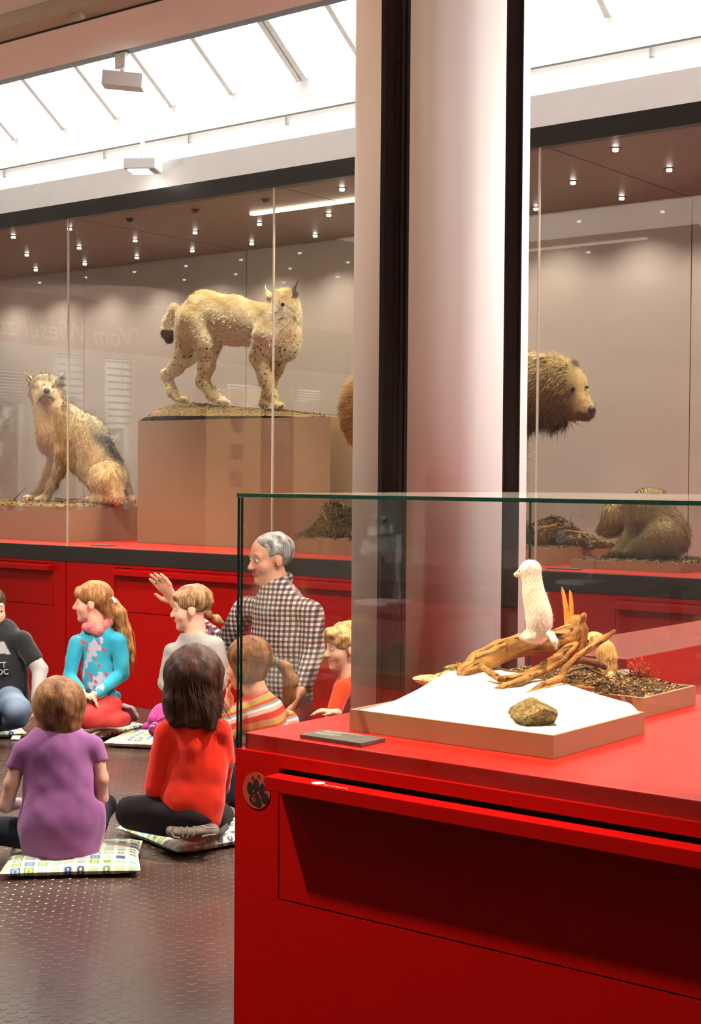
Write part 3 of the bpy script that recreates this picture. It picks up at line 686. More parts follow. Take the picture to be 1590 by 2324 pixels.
# ================================================================== helpers that size things from the photo at a known distance
class At:
    """points and blended volumes given by photo coordinates on the plane Y = val ('Y') or at camera distance val ('D'); off moves away from the camera side"""
    def __init__(s, mode, val, offdir=None): s.m = mode; s.val = val
    def P(s, u, v, off=0.0): return PY(u, v, s.val + off) if s.m == 'Y' else PD(u, v, s.val + off)
    def R(s, px, p): return px * float(ROT[2] @ (np.asarray(p) - EYE)) / FOC
    def c(s, a, b, k=None, op='add'):
        p, q = s.P(a[0], a[1], a[3] if len(a) > 3 else 0), s.P(b[0], b[1], b[3] if len(b) > 3 else 0)
        return cone(p, q, s.R(a[2], p), s.R(b[2], q), k, op)
    def chain(s, pts, k=None): return [s.c(pts[i], pts[i + 1], k) for i in range(len(pts) - 1)]
    def ec(s, a, b, w, flat, k=None):
        p, q = s.P(a[0], a[1], a[3] if len(a) > 3 else 0), s.P(b[0], b[1], b[3] if len(b) > 3 else 0)
        return econe(p, q, s.R(a[2], p), s.R(b[2], q), w, flat, k)
    def e(s, a, r, M=None, k=None, op='add'):
        p = s.P(a[0], a[1], a[2] if len(a) > 2 else 0); q = s.R(1.0, p)
        return ell(p, np.array(r) * q, np.stack([VR, VF, UP]) if M is None else M, k, op)
def ball(name, p, r, mat, parent, n=14):
    m = MB(); V = []; F = []
    for i in range(n // 2 + 1):
        for j in range(n):
            a = PI * i / (n // 2); b = 2 * PI * j / n; V.append(np.asarray(p) + r * np.array([math.sin(a) * math.cos(b), math.sin(a) * math.sin(b), math.cos(a)]))
    for i in range(n // 2):
        for j in range(n): F.append([i * n + j, (i + 1) * n + j, (i + 1) * n + (j + 1) % n, i * n + (j + 1) % n])
    return m.add(V, F).build(name, mat, parent, smooth=True)
EYEM = plain('glass eye', (0.012, 0.008, 0.006), rough=0.06, spec=0.8, var=0.1)
FURM = vcol('fur', rough=0.85, noise=0.22, scale=160, stretch=(1, 1, 0.5), bmp=0.35, sheen=0.15)
HAIRM = vcol('fur hairs', rough=0.7, noise=0.05, scale=30, bmp=0)
LYNXM = vcol('lynx coat', rough=0.85, noise=0.2, scale=160, stretch=(1, 1, 0.5), bmp=0.35, spots=(34, 0.20, lin(70, 50, 30)))
NOSEM = plain('nose leather', (0.02, 0.014, 0.012), rough=0.35, var=0.2, scale=400)

# ------------------------------------------------------------------ trays, soil and mounds
def tray_body(parent, x0, x1, y0, y1, z0, z1, fill):
    t = 0.006; m = MB()
    m.box(x0, x1, y0, y0 + t, z0, z1); m.box(x0, x1, y1 - t, y1, z0, z1); m.box(x0, x0 + t, y0 + t, y1 - t, z0, z1); m.box(x1 - t, x1, y0 + t, y1 - t, z0, z1); m.box(x0 + t, x1 - t, y0 + t, y1 - t, z0, z1 - fill)
    return m.build('box', TAN, parent)
def field(name, parent, x0, x1, y0, y1, h, fn, mat, col=None):
    nx, ny = max(2, int((x1 - x0) / h)), max(2, int((y1 - y0) / h)); X, Y = np.meshgrid(np.linspace(x0, x1, nx), np.linspace(y0, y1, ny), indexing='ij')
    P = np.c_[X.ravel(), Y.ravel(), np.zeros(nx * ny)]; P[:, 2] = fn(P[:, 0], P[:, 1])
    i = np.arange(nx * ny).reshape(nx, ny); F = np.stack([i[:-1, :-1], i[1:, :-1], i[1:, 1:], i[:-1, 1:]], -1).reshape(-1, 4)
    return mesh_obj(name, P, F, mat, parent, smooth=True, cols=None if col is None else col(P)), P
def litter(parent, P, count, L, wid, cols, name='litter', up=0.25, zoff=0.0):
    """bark chips, needles and crumbs lying on the soil"""
    i = RNG.integers(0, len(P), count); c = P[i] + np.c_[RNG.normal(0, 0.003, (count, 2)), np.full(count, zoff)]
    a = RNG.uniform(0, 2 * PI, count); l = L * RNG.uniform(0.3, 1.2, count); w = wid * RNG.uniform(0.4, 1.2, count)
    d = np.c_[np.cos(a), np.sin(a), RNG.normal(0, up, count)]; s = np.c_[-np.sin(a), np.cos(a), RNG.normal(0, up, count)]
    z = np.array([0, 0, 1.0]) * (w * 0.6)[:, None]
    V = np.stack([c - d * l[:, None] / 2, c + s * w[:, None] / 2 + z, c + d * l[:, None] / 2, c - s * w[:, None] / 2 + z * 0.6], 1).reshape(-1, 3)
    k = np.arange(count)[:, None] * 4; F = np.concatenate([k + np.array([0, 3, 1]), k + np.array([1, 3, 2])]).tolist()
    cc = np.array(cols)[RNG.integers(0, len(cols), count)] * RNG.uniform(0.6, 1.3, (count, 1))
    o = mesh_obj(name, V, F, HAIRM, parent, cols=np.repeat(cc, 4, 0)); o['kind'] = 'stuff'; return o
SOILM = vcol('soil', rough=0.95, noise=0.6, scale=90, bmp=0.8)
SOILC = [lin(60, 42, 24), lin(95, 70, 40), lin(40, 28, 16), lin(125, 98, 58), lin(150, 120, 75)]
def nsoil(x, y, f=40, a=0.006): P = np.c_[x, y, np.zeros(len(x))]; return a * wob(P, f) + a * 0.5 * wob(P, f * 3, 4)
def soilcol(c0, c1): return lambda P: mixc(c0, c1, 0.5 + 0.5 * wob(P, 60, 2))

# lynx plinth with its mound
LX0, LX1, LY0, LY1, LZ = -7.005, -5.405, 6.707, 7.52, 1.703
def lynx_plinth():
    o = thing('plinth', 'tall tan plinth carrying the lynx', 'plinth', ((LX0 + LX1) / 2, (LY0 + LY1) / 2, CZ0))
    MB().box(LX0, LX1, LY0, LY1, CZ0, LZ).build('box', TAN, o, bevel=0.002)
    prof = [(312, 950), (340, 946), (372, 930), (395, 920), (430, 917), (470, 921), (520, 926), (570, 929), (620, 932), (660, 936), (700, 942), (730, 949), (752, 955)]
    XZ = np.array([PY(u, v, 6.90)[[0, 2]] for u, v in prof]); XZ[:, 1] = np.maximum(XZ[:, 1] - LZ, 0.004)
    def fn(x, y):
        h = np.interp(x, XZ[:, 0], XZ[:, 1]); t = np.clip((y - LY0) / (LY1 - LY0), 0, 1); g = smooth01(t, -0.10, 0.22) * (1 - smooth01(t, 0.5, 1.0))
        ex = smooth01(x, LX0, LX0 + 0.06) * (1 - smooth01(x, LX1 - 0.06, LX1))
        return LZ + 0.001 + (np.maximum(h, 0) * g + np.abs(nsoil(x, y)) * g) * ex
    s, P = field('soil', o, LX0 + 0.004, LX1 - 0.004, LY0 + 0.003, LY1 - 0.004, 0.016, fn, SOILM, soilcol(lin(100, 78, 42), lin(135, 110, 62)))
    litter(o, P[P[:, 2] > LZ + 0.01], 3500, 0.022, 0.008, SOILC)
    m = MB()
    for pts in ([(440, 914), (455, 920), (470, 918), (487, 921)], [(452, 921), (468, 915), (485, 919)], [(475, 924), (500, 921)], [(660, 932), (690, 938), (705, 938)]):
        m.tube([PY(u, v, 6.84) for u, v in pts], [0.004, 0.004, 0.003, 0.002][:len(pts)], 6)
    m.build('twig', plain('dark twig', (0.05, 0.035, 0.022), rough=0.8), o)
lynx_plinth()
def lynx():
    A = At('Y', 6.98); b = []
    o = thing('lynx', 'standing spotted lynx with tufted ears on the tall tan plinth', 'lynx', tuple(A.P(505, 918)))
    f = 0.74
    b += [A.ec((431, 724, 38), (462, 717, 56), UP, f), A.ec((462, 717, 56), (528, 727, 55), UP, f), A.ec((528, 727, 55), (596, 741, 50), UP, f), A.ec((596, 741, 50), (640, 762, 44), UP, f)]
    b += [A.c((625, 745, 42), (650, 708, 32)), A.e((655, 752), (27, 26, 45)), A.e((646, 789), (34, 30, 34))]
    hd = _n(-VF * 0.85 - VR * 0.52); hx = _n(np.cross(hd, UP)); HM = np.stack([hx, hd, np.cross(hx, hd)])
    b += [A.e((647, 690), (33, 31, 33), HM), A.c((640, 702, 22), (627, 711, 12, -0.055)), A.c((640, 716, 15), (629, 721, 8, -0.045)), A.e((668, 716, 0.0), (17, 15, 22)), A.e((619, 712, 0.02), (11, 12, 18)), A.e((648, 668), (26, 22, 12), HM)]
    b += [A.c((660, 671, 11), (669, 652, 3, 0.01), 0.012), A.c((613, 673, 9, 0.03), (604, 657, 2.5, 0.04), 0.012)]
    n, r_ = -0.075, 0.075
    b += A.chain([(444, 735, 40, n), (472, 785, 27, n), (468, 832, 18, n), (459, 864, 14, n), (482, 896, 12.5, n), (503, 912, 11, n)]) + [A.e((508, 913, n - .02), (15, 17, 8))]
    b += A.chain([(432, 760, 36, r_), (424, 803, 25, r_), (398, 836, 16, r_), (377, 850, 11.5, r_), (391, 888, 11.5, r_), (404, 904, 10, r_)]) + [A.e((416, 907, r_ - .02), (15, 15, 8))]
    b += A.chain([(606, 765, 34, n), (588, 806, 22, n), (603, 862, 15.5, n), (620, 905, 13, n)]) + [A.e((630, 921, n - .02), (16, 17, 10))]
    b += A.chain([(636, 795, 30, r_), (622, 835, 20, r_), (612, 872, 14, r_), (600, 906, 12, r_)]) + [A.e((598, 918, r_ - .02), (13, 14, 8))]
    b += A.chain([(396, 702, 14), (383, 730, 14), (379, 755, 13.5), (384, 771, 10)], 0.012)
    zb = A.P(0, 800)[2]
    def col(P, N):
        u, v = proj(P); up = smooth01(N[:, 2] + 0.25 * wob(P, 30), -0.1, 0.75)
        c = mixc(lin(204, 190, 156), lin(128, 104, 56), up * np.clip(.85 + .3 * wob(P, 60), 0, 1))
        c = mixc(c, lin(226, 220, 200), smooth01(-N[:, 2], 0.15, 0.8) * (v < 830))
        c = mixc(c, lin(205, 180, 130), smooth01(v, 800, 840) * 0.6)
        c = mixc(c, lin(222, 214, 190), smooth01(u, 470, 530) * (1 - smooth01(u, 560, 600)) * smooth01(v, 720, 760) * 0.8)
        c = mixc(c, lin(230, 222, 202), np.exp(-(((u - 633) / 17) ** 2 + ((v - 716) / 13) ** 2))); c = mixc(c, lin(232, 224, 204), .9 * np.exp(-(((u - 646) / 9) ** 2 + ((v - 697) / 4.5) ** 2)))
        for cu, cv, su, sv, rot in ((655, 697, 9, 1.6, .45), (664, 704, 9, 1.6, .7), (668, 722, 2.5, 8, 0), (634, 682, 1.4, 6, .2), (641, 678, 1.4, 6, 0), (648, 677, 1.4, 6, -.1)):
            a, b_ = (u - cu) * math.cos(rot) + (v - cv) * math.sin(rot), -(u - cu) * math.sin(rot) + (v - cv) * math.cos(rot); c = mixc(c, lin(84, 62, 40), .95 * np.exp(-((a / su) ** 2 + (b_ / sv) ** 2)) * (P[:, 1] < 6.99))
        c = mixc(c, lin(165, 135, 85), ((u > 612) & (v < 690) & (v > 655)) * 0.45)
        c = mixc(c, lin(205, 150, 120), ((u > 628) & (u < 672) & (v > 738) & (v < 772)) * 0.25)
        c[(u < 396) & (v > 748) & (v < 790)] = lin(26, 20, 14)
        c[(v < 676) & (u > 662) & (u < 676)] = lin(70, 55, 38)
        return c * (1 + .16 * wob(P * np.array([.5, 1, .8]), 190)[:, None])
    def mask(P):
        u, v = proj(P); m = np.clip(smooth01(v, 745, 790) * (v < 935) * 0.95 * ((u < 520) | (u > 565)) + 0.35 * smooth01(u, 640, 660) * (v > 745) + 0.22 * (v > 690) * (u < 600), 0, 1)
        return np.c_[m, m * 0, m * 0]
    ob, V, F, C = body('body', b, 0.0095, LYNXM, o, 0.035, col, mask)
    fur(o, V, F, C, HAIRM, 18000, 0.024, 0.0042, lambda P: np.tile(-np.array([0.75, 0, 0.66]), (len(P), 1)), 0.22)
    m = MB(); m.tube([A.P(669, 655, 0.01), A.P(671, 648, 0.01), A.P(677, 636, 0.01)], [0.007, 0.0045, 0.0012], 6); m.build('ear_tuft', NOSEM, o, label='black ear tuft')
    m = MB(); m.tube([A.P(604, 659, 0.04), A.P(602, 652, 0.04), A.P(601, 646, 0.04)], [0.005, 0.0035, 0.001], 6); m.build('ear_tuft', plain('pale tuft', lin(220, 205, 180), rough=0.8), o, label='pale ear tuft')
    for u, v, d in ((641.5, 691.5, -0.082), (622.5, 691, -0.05)): ball('eye', A.P(u, v, d), 0.0125, EYEM, o)
    ball('nose', A.P(625, 710, -0.088), 0.0115, plain('pink nose', lin(150, 95, 80), rough=0.4), o)
    m = MB(); m.tube([A.P(626, 720, -0.083), A.P(633, 724.5, -0.083), A.P(643, 721, -0.077)], [0.002, 0.004, 0.002], 6); m.build('mouth', plain('dark mouth', lin(90, 55, 45), rough=0.7), o)
lynx()

WY0, WZ = 6.396, 1.145
def wolf_plinth():
    x0, x1, y0, y1 = -9.4, -7.325, WY0, 7.35
    o = thing('plinth', 'low tan plinth under the sitting wolf', 'plinth', ((x0 + x1) / 2, (y0 + y1) / 2, CZ0))
    MB().box(x0, x1, y0, y1, CZ0, WZ).build('box', TAN, o, bevel=0.002)
    def fn(x, y):
        t = (y - y0) / (y1 - y0); g = smooth01(t, 0, 0.12) * (1 - smooth01(t, .8, 1)) * (1 - smooth01(x, x1 - 0.04, x1)); return WZ + 0.001 + g * (0.012 + np.abs(nsoil(x, y, 30, 0.008)))
    s, P = field('soil', o, x0, x1 - 0.003, y0 + 0.003, y1, 0.02, fn, SOILM, soilcol(lin(105, 80, 45), lin(140, 112, 62)))
    litter(o, P[(P[:, 0] > -8.6)], 2200, 0.035, 0.010, SOILC + [lin(110, 105, 50), lin(170, 130, 70)])
    m = MB(); m.tube([PY(28, 1139, 6.6), PY(45, 1120, 6.6), PY(60, 1106, 6.6)], [0.005, 0.004, 0.002], 6); m.tube([PY(125, 1131, 6.6), PY(150, 1134, 6.6), PY(185, 1132, 6.6)], [0.005, 0.006, 0.003], 6)
    m.build('twig', plain('dark twig', (0.05, 0.035, 0.022), rough=0.8), o)
wolf_plinth()
def wolf():
    A = At('Y', 6.88); b = []
    o = thing('wolf', 'sitting grey wolf with raised head and dark saddle', 'wolf', tuple(A.P(190, 1140)))
    sp = _n(A.P(250, 1090) - A.P(140, 970)); wd = _n(np.cross(sp, [0, 1, 0]))
    b += [A.ec((140, 968, 58), (192, 1010, 66), wd, 0.62), A.ec((192, 1010, 66), (245, 1084, 54), wd, 0.70)]
    b += [A.c((130, 985, 44), (110, 905, 36)), A.e((112, 995), (30, 26, 40))]
    b += [A.e((104, 882), (37, 30, 31)), A.c((105, 890, 23), (106, 889, 11, -0.17)), A.c((105, 903, 19), (106, 900, 8, -0.135)), A.e((86, 898, -.01), (17, 17, 19)), A.e((124, 898, -.01), (17, 17, 19)), A.e((105, 862), (26, 20, 10))]
    b += [A.c((74, 868, 11), (56, 846, 2.5), 0.02), A.c((134, 868, 11), (144, 847, 2.5), 0.02)]
    n, r_ = -0.07, 0.07
    b += A.chain([(142, 1030, 20, n), (133, 1070, 13, n), (119, 1100, 10.5, n), (106, 1125, 9.5, n)]) + [A.e((93, 1133, n - .02), (17, 14, 7))]
    b += A.chain([(126, 1035, 18, r_), (112, 1075, 12, r_), (96, 1104, 10, r_), (83, 1122, 9, r_)]) + [A.e((68, 1129, r_ - .02), (16, 14, 6.5))]
    b += [A.e((243, 1088, -0.11), (47, 20, 42)), A.c((250, 1095, 30, -.12), (268, 1128, 15, -.13)), A.c((268, 1134, 9.5, -.14), (215, 1133, 8, -.16)), A.e((204, 1133, -.16), (14, 12, 7))]
    b += [A.e((240, 1090, 0.11), (44, 18, 40)), A.c((280, 1100, 15, .03), (300, 1135, 9, .03))]
    def col(P, N):
        u, v = proj(P); c = mixc(lin(190, 150, 98), lin(206, 172, 122), np.clip(.5 + .5 * wob(P, 24), 0, 1))
        d = ((u - 140) * 0.78 - (v - 968) * 0.62) / 62        # distance across the back line
        up = smooth01(d + 0.15 * wob(P, 14), 0.0, 0.9)
        c = mixc(c, lin(150, 140, 112), up * 0.9)
        sad = smooth01(d + 0.25 * wob(P, 16, 3), 0.55, 0.9) * smooth01(v, 965, 1000) * (1 - smooth01(v, 1040, 1075))
        c = mixc(c, lin(52, 50, 48), sad)
        c = mixc(c, lin(72, 68, 60), smooth01(u, 288, 300) * 0.8)
        c = mixc(c, lin(212, 170, 118), (smooth01(140 - u, 0, 30)) * smooth01(v, 930, 990) * 0.6)
        leg = smooth01(v, 1040, 1080) * (u < 160); c = mixc(c, lin(186, 150, 100), leg * .8)
        thigh = np.exp(-(((u - 243) / 55) ** 2 + ((v - 1090) / 50) ** 2) * 1.2) * (P[:, 1] < 6.85); c = mixc(c, lin(214, 176, 124), thigh)
        c = mixc(c, lin(228, 205, 165), ((v > 1122)) * 0.6)
        hd = (v < 935) & (u < 160); c[hd] = mixc(np.tile(np.array(lin(204, 166, 128)), (hd.sum(), 1)), lin(140, 128, 98), 1 - smooth01(v[hd], 868, 886))
        c = mixc(c, lin(226, 212, 180), hd * np.exp(-(((np.abs(u - 105) - 14) / 15) ** 2 + ((v - 893) / 11) ** 2)))
        c = mixc(c, lin(96, 84, 64), hd * .8 * np.exp(-(((np.abs(u - 105) - 24) / 9) ** 2 + ((v - 879) / 4.5) ** 2))); c = mixc(c, lin(214, 196, 150), hd * .7 * np.exp(-(((np.abs(u - 105) - 15) / 6) ** 2 + ((v - 868) / 5) ** 2)))
        c = mixc(c, lin(104, 82, 58), hd * smooth01(np.abs(u - 105), 30, 40) * (v > 868) * .85)
        return c * (1 + .22 * wob(P * np.array([.8, 1, .35]), 170)[:, None])
    ob, V, F, C = body('body', b, 0.0105, FURM, o, 0.04, col)
    fur(o, V, F, C, HAIRM, 16000, 0.034, 0.005, lambda P: np.tile(np.array([0.35, 0, -0.9]), (len(P), 1)), 0.22)
    ball('nose', A.P(106, 886.5, -0.20), 0.0225, plain('wolf nose', lin(62, 68, 70), rough=0.4), o)
    m = MB(); m.tube([A.P(89, 908, -.13), A.P(97, 901, -.19), A.P(106, 898, -.205), A.P(114, 901, -.19), A.P(121, 907, -.13)], [0.010, 0.008, 0.006, 0.008, 0.010], 8); m.build('mouth', plain('wolf lips', lin(48, 56, 58), rough=0.5), o)
    for u, v in ((87.5, 877), (121, 878)): ball('eye', A.P(u, v, -0.088), 0.0085, EYEM, o)
    for q in (((74, 869, 0), (58, 849, 0)), ((134, 869, 0), (143, 850, 0))):
        p0, p1 = A.P(q[0][0], q[0][1], -0.028), A.P(q[1][0], q[1][1], -0.010); m = MB(); m.tube([p0, (p0 + p1) / 2, p1], [0.016, 0.013, 0.002], 8, flat=0.35); m.build('inner_ear', plain('inner ear', lin(70, 58, 50), rough=0.9), o)
wolf()

# bear, its tray with mounds
BX0t, BX1t, BY0t, BY1t, BZt = -5.392, -3.769, 6.407, 7.40, 1.002
def bear_tray():
    o = thing('tray', 'wide tan tray with earth mounds below the standing bear', 'tray', ((BX0t + BX1t) / 2, 6.8, CZ0))
    tray_body(o, BX0t, BX1t, BY0t, BY1t, CZ0, BZt, 0.02)
    fn = lambda x, y: BZt - 0.006 + np.abs(nsoil(x, y, 46, 0.012))
    s, P = field('soil', o, BX0t + 0.006, BX1t - 0.006, BY0t + 0.006, BY1t - 0.006, 0.015, fn, SOILM, soilcol(lin(96, 70, 42), lin(146, 112, 66)))
    A = At('Y', 6.68); B = At('Y', 6.80)
    left = [A.e((758, 1182), (36, 34, 42)), A.c((742, 1204, 28), (700, 1222, 12), .03), A.c((775, 1196, 40), (850, 1226, 18), .03), A.c((724, 1214, 16), (676, 1227, 7), .02), plane((0, 0, BZt - .008), (0, 0, -1))]
    right = [B.e((1258, 1216), (58, 40, 36)), B.c((1270, 1220, 30), (1350, 1240, 16), .03), B.c((1340, 1238, 14), (1395, 1243, 8), .02), B.c((1240, 1220, 34), (1150, 1238, 22), .03), plane((0, 0, BZt - .008), (0, 0, -1))]
    mc = lambda Q, N: mixc(lin(78, 54, 32), lin(158, 122, 72), np.clip(.5 + .55 * wob(Q, 75) + .3 * wob(Q, 220, 4), 0, 1))
    for pr in (left, right):
        ob, V, F, C = body('mound', pr, .009, SOILM, o, .03, mc, folds=[(.012, 34), (.006, 95)]); litter(o, V[V[:, 2] > BZt], 3200, .038, .009, SOILC + [lin(165, 125, 70), lin(190, 150, 90)], up=.6)
    litter(o, P, 3500, 0.034, 0.008, SOILC + [lin(165, 125, 70), lin(185, 145, 85)])
    m = MB(); m.tube([PY(724, 1147, 6.5), PY(734, 1165, 6.5), PY(741, 1181, 6.5)], 0.0032, 6); m.tube([PY(772, 1140, 6.58), PY(779, 1145, 6.56), PY(780, 1155, 6.55)], 0.004, 6); m.tube([PY(1210, 1197, 6.6), PY(1240, 1196, 6.6), PY(1262, 1190, 6.6)], [0.004, 0.006, 0.004], 6)
    m.tube([PY(1280, 1203, 6.62), PY(1330, 1210, 6.6)], 0.003, 6); m.tube([PY(1350, 1204, 6.8), PY(1375, 1212, 6.8), PY(1395, 1210, 6.8)], [0.004, 0.006, 0.003], 6)
    m.build('straw', plain('pale straw', lin(190, 150, 95), rough=0.8), o)
    ball('pine_cone', PY(1316, 1228, 6.5), 0.017, plain('cone brown', lin(62, 44, 30), rough=0.9), o)
bear_tray()
BEARC = (lin(92, 72, 42), lin(140, 118, 72))
def bear():
    A = At('Y', 6.70); b = []
    o = thing('bear', 'large brown bear standing behind the column with its head to the side', 'bear', tuple(PZ(1000, 1180, BZt)))
    b += [A.c((884, 932, 112), (1010, 905, 118)), A.c((1010, 905, 118), (1150, 888, 100)), A.c((1150, 886, 92), (1245, 878, 70))]
    b += [A.e((1262, 872), (62, 50, 60)), A.e((1296, 876), (33, 32, 36)), A.c((1296, 896, 36, -.01), (1334, 930, 18, -.03)), A.c((1285, 928, 28), (1328, 944, 11, -.03)), A.e((1252, 925), (40, 40, 40))]
    b += [A.e((1303, 827, 0.02), (12, 9, 15), None, 0.008), A.e((1232, 820, -0.10), (14, 8, 14), None, 0.012)]
    gz = BZt + 0.012
    for u, off, r in ((880, -0.13, 48), (905, 0.13, 48), (1120, -0.13, 46), (1150, 0.13, 46)):
        p = A.P(u, 960, off); q = np.array([p[0] + 0.02, p[1], gz + 0.06]); b += [cone(p, (p + q) / 2, A.R(r, p), A.R(r * 0.72, p)), cone((p + q) / 2, q, A.R(r * 0.72, p), A.R(r * 0.6, p)), ell(q + np.array([0.05, 0, -0.015]), (0.11, 0.07, 0.05))]
    def col(P, N):
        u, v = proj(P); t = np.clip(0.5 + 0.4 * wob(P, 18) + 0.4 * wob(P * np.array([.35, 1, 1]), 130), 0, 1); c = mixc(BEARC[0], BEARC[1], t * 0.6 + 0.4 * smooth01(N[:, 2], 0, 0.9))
        c = mixc(c, lin(74, 54, 34), smooth01(v, 880, 955) * (u > 1195) * (u < 1300) * 0.75)
        c = mixc(c, lin(172, 148, 96), np.exp(-(((u - 1318) / 22) ** 2 + ((v - 885) / 42) ** 2)) * 0.85)
        c = mixc(c, lin(168, 140, 92), np.exp(-(((u - 1325) / 18) ** 2 + ((v - 922) / 16) ** 2)) * 0.7)
        c = mixc(c, lin(80, 58, 40), np.exp(-(((u - 1296) / 12) ** 2 + ((v - 886) / 14) ** 2)) * 0.8)
        c[(v > 938) & (u > 1306) & (v < 952)] = lin(84, 62, 42); c = mixc(c, lin(70, 52, 34), np.exp(-(((u - 1303) / 11) ** 2 + ((v - 826) / 13) ** 2)))
        c = mixc(c, lin(168, 112, 52), smooth01(835 - u, 0, 30) * 0.6)  # orange light on the rump put into the coat colour
        return c
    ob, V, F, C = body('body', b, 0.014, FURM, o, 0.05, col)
    fur(o, V, F, C, HAIRM, 12000, 0.045, 0.006, np.array([-0.8, 0, -0.6]), 0.25, keep=lambda V: (lambda u, v: (u < 860) | ((u > 1180) & (u < 1290)))(*proj(V)))
    fur(o, V, F, C, HAIRM, 3500, 0.018, 0.003, np.array([-0.8, 0, -0.5]), 0.2, keep=lambda V: proj(V)[0] > 1280, name='face_fur')
    fur(o, V, F, C * 0.8, HAIRM, 900, 0.10, 0.007, np.array([0.0, 0, -1.0]), 0.12, keep=lambda V: (lambda u, v: (u > 1195) & (u < 1292) & (v > 945))(*proj(V)), name='beard')
    ball('nose', A.P(1341, 931, -0.045), 0.024, NOSEM, o); ball('eye', A.P(1300, 884, -0.088), 0.011, EYEM, o); ball('eye', A.P(1331, 878, -0.02), 0.010, EYEM, o)
    m = MB(); m.tube([A.P(1300, 939, -0.07), A.P(1318, 947, -0.068), A.P(1336, 944, -0.055)], [0.002, 0.004, 0.002], 6); m.build('mouth', NOSEM, o)
bear()
def cub_tray():
    x0, x1, y0, y1, z1 = -3.594, -3.012, 6.32, 6.93, 0.961
    o = thing('tray', 'low tan tray with bark litter under the bear cub', 'tray', ((x0 + x1) / 2, (y0 + y1) / 2, CZ0))
    tray_body(o, x0, x1, y0, y1, CZ0, z1, 0.02)
    fn = lambda x, y: z1 - 0.004 + np.abs(nsoil(x, y, 50, 0.010)) * smooth01(y, y0, y0 + 0.06)
    s, P = field('soil', o, x0 + 0.006, x1 - 0.006, y0 + 0.006, y1 - 0.006, 0.012, fn, SOILM, soilcol(lin(84, 66, 40), lin(125, 102, 62)))
    litter(o, P, 3000, 0.024, 0.010, SOILC + [lin(150, 130, 90)])
cub_tray()
def cub():
    A = At('Y', 6.62); b = []
    o = thing('bear_cub', 'small brown bear cub sitting on the low tray', 'bear', tuple(PZ(1480, 1268, 0.965)))
    b += [A.c((1505, 1208, 56), (1474, 1162, 50)), A.c((1474, 1160, 50), (1432, 1168, 36)), A.e((1518, 1222), (46, 44, 42))]
    b += [A.e((1398, 1172, -.02), (34, 32, 33)), A.c((1385, 1188, 21, -.03), (1360, 1202, 9.5, -.05)), A.c((1390, 1202, 14, -.03), (1374, 1213, 7, -.045)), A.e((1420, 1148, -.06), (9, 6, 10), None, 0.01), A.e((1388, 1146, .05), (8, 6, 9), None, 0.01)]
    b += A.chain([(1446, 1190, 27, -.06), (1430, 1228, 20, -.08), (1405, 1252, 14, -.10), (1390, 1259, 12, -.11)])
    b += A.chain([(1440, 1190, 24, .06), (1425, 1230, 17, .05), (1412, 1256, 12, .03)])
    b += A.chain([(1505, 1222, 40, -.09), (1455, 1244, 24, -.12), (1428, 1258, 13, -.13)])
    b += [plane((0, 0, 0.966), (0, 0, -1))]
    def col(P, N):
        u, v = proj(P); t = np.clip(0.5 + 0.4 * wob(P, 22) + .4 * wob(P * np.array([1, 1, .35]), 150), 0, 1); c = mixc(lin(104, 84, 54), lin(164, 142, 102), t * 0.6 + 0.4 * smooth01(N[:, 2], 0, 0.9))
        c = mixc(c, lin(168, 146, 98), np.exp(-(((u - 1385) / 26) ** 2 + ((v - 1160) / 24) ** 2)) * 0.7)
        c = mixc(c, lin(60, 44, 30), smooth01(v, 1246, 1258) * (u < 1440) * .9)
        c = mixc(c, lin(64, 46, 32), smooth01(u, 1420, 1440) * (1 - smooth01(u, 1450, 1475)) * smooth01(v, 1165, 1190) * .5)
        return c
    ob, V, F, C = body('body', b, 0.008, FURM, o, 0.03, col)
    fur(o, V, F, C, HAIRM, 13000, 0.026, 0.004, np.array([0.4, 0, -0.9]), 0.25)
    ball('nose', A.P(1357, 1202, -0.055), 0.0115, NOSEM, o); ball('eye', A.P(1372, 1176, -0.085), 0.006, EYEM, o)
    m = MB(); m.tube([A.P(1378, 1199, -.078), A.P(1375, 1206, -.076), A.P(1384, 1207, -.078)], [0.004, 0.006, 0.003], 6); m.build('mouth', plain('cub mouth', lin(120, 60, 50), rough=0.5), o)
cub()
def case_label(label, a, b, c):
    o = thing('label_plate', label, 'label', (a, (b + c) / 2, CZ0)); return o
def plates():
    for lab, x0, x1, y0, y1 in (('grey label plate beside the tray of the bear cub', -3.655, -3.49, 6.19, 6.26), ('thin label plate on the red shelf between the wolf and the lynx', -6.89, -6.74, 6.20, 6.28)):
        o = thing('label_plate', lab, 'label', ((x0 + x1) / 2, (y0 + y1) / 2, CZ0)); MB().box(x0, x1, y0, y1, CZ0 + 0.0005, CZ0 + 0.006).build('plate', plain('grey plate', lin(92, 92, 90), rough=0.5), o, bevel=0.001)
plates()

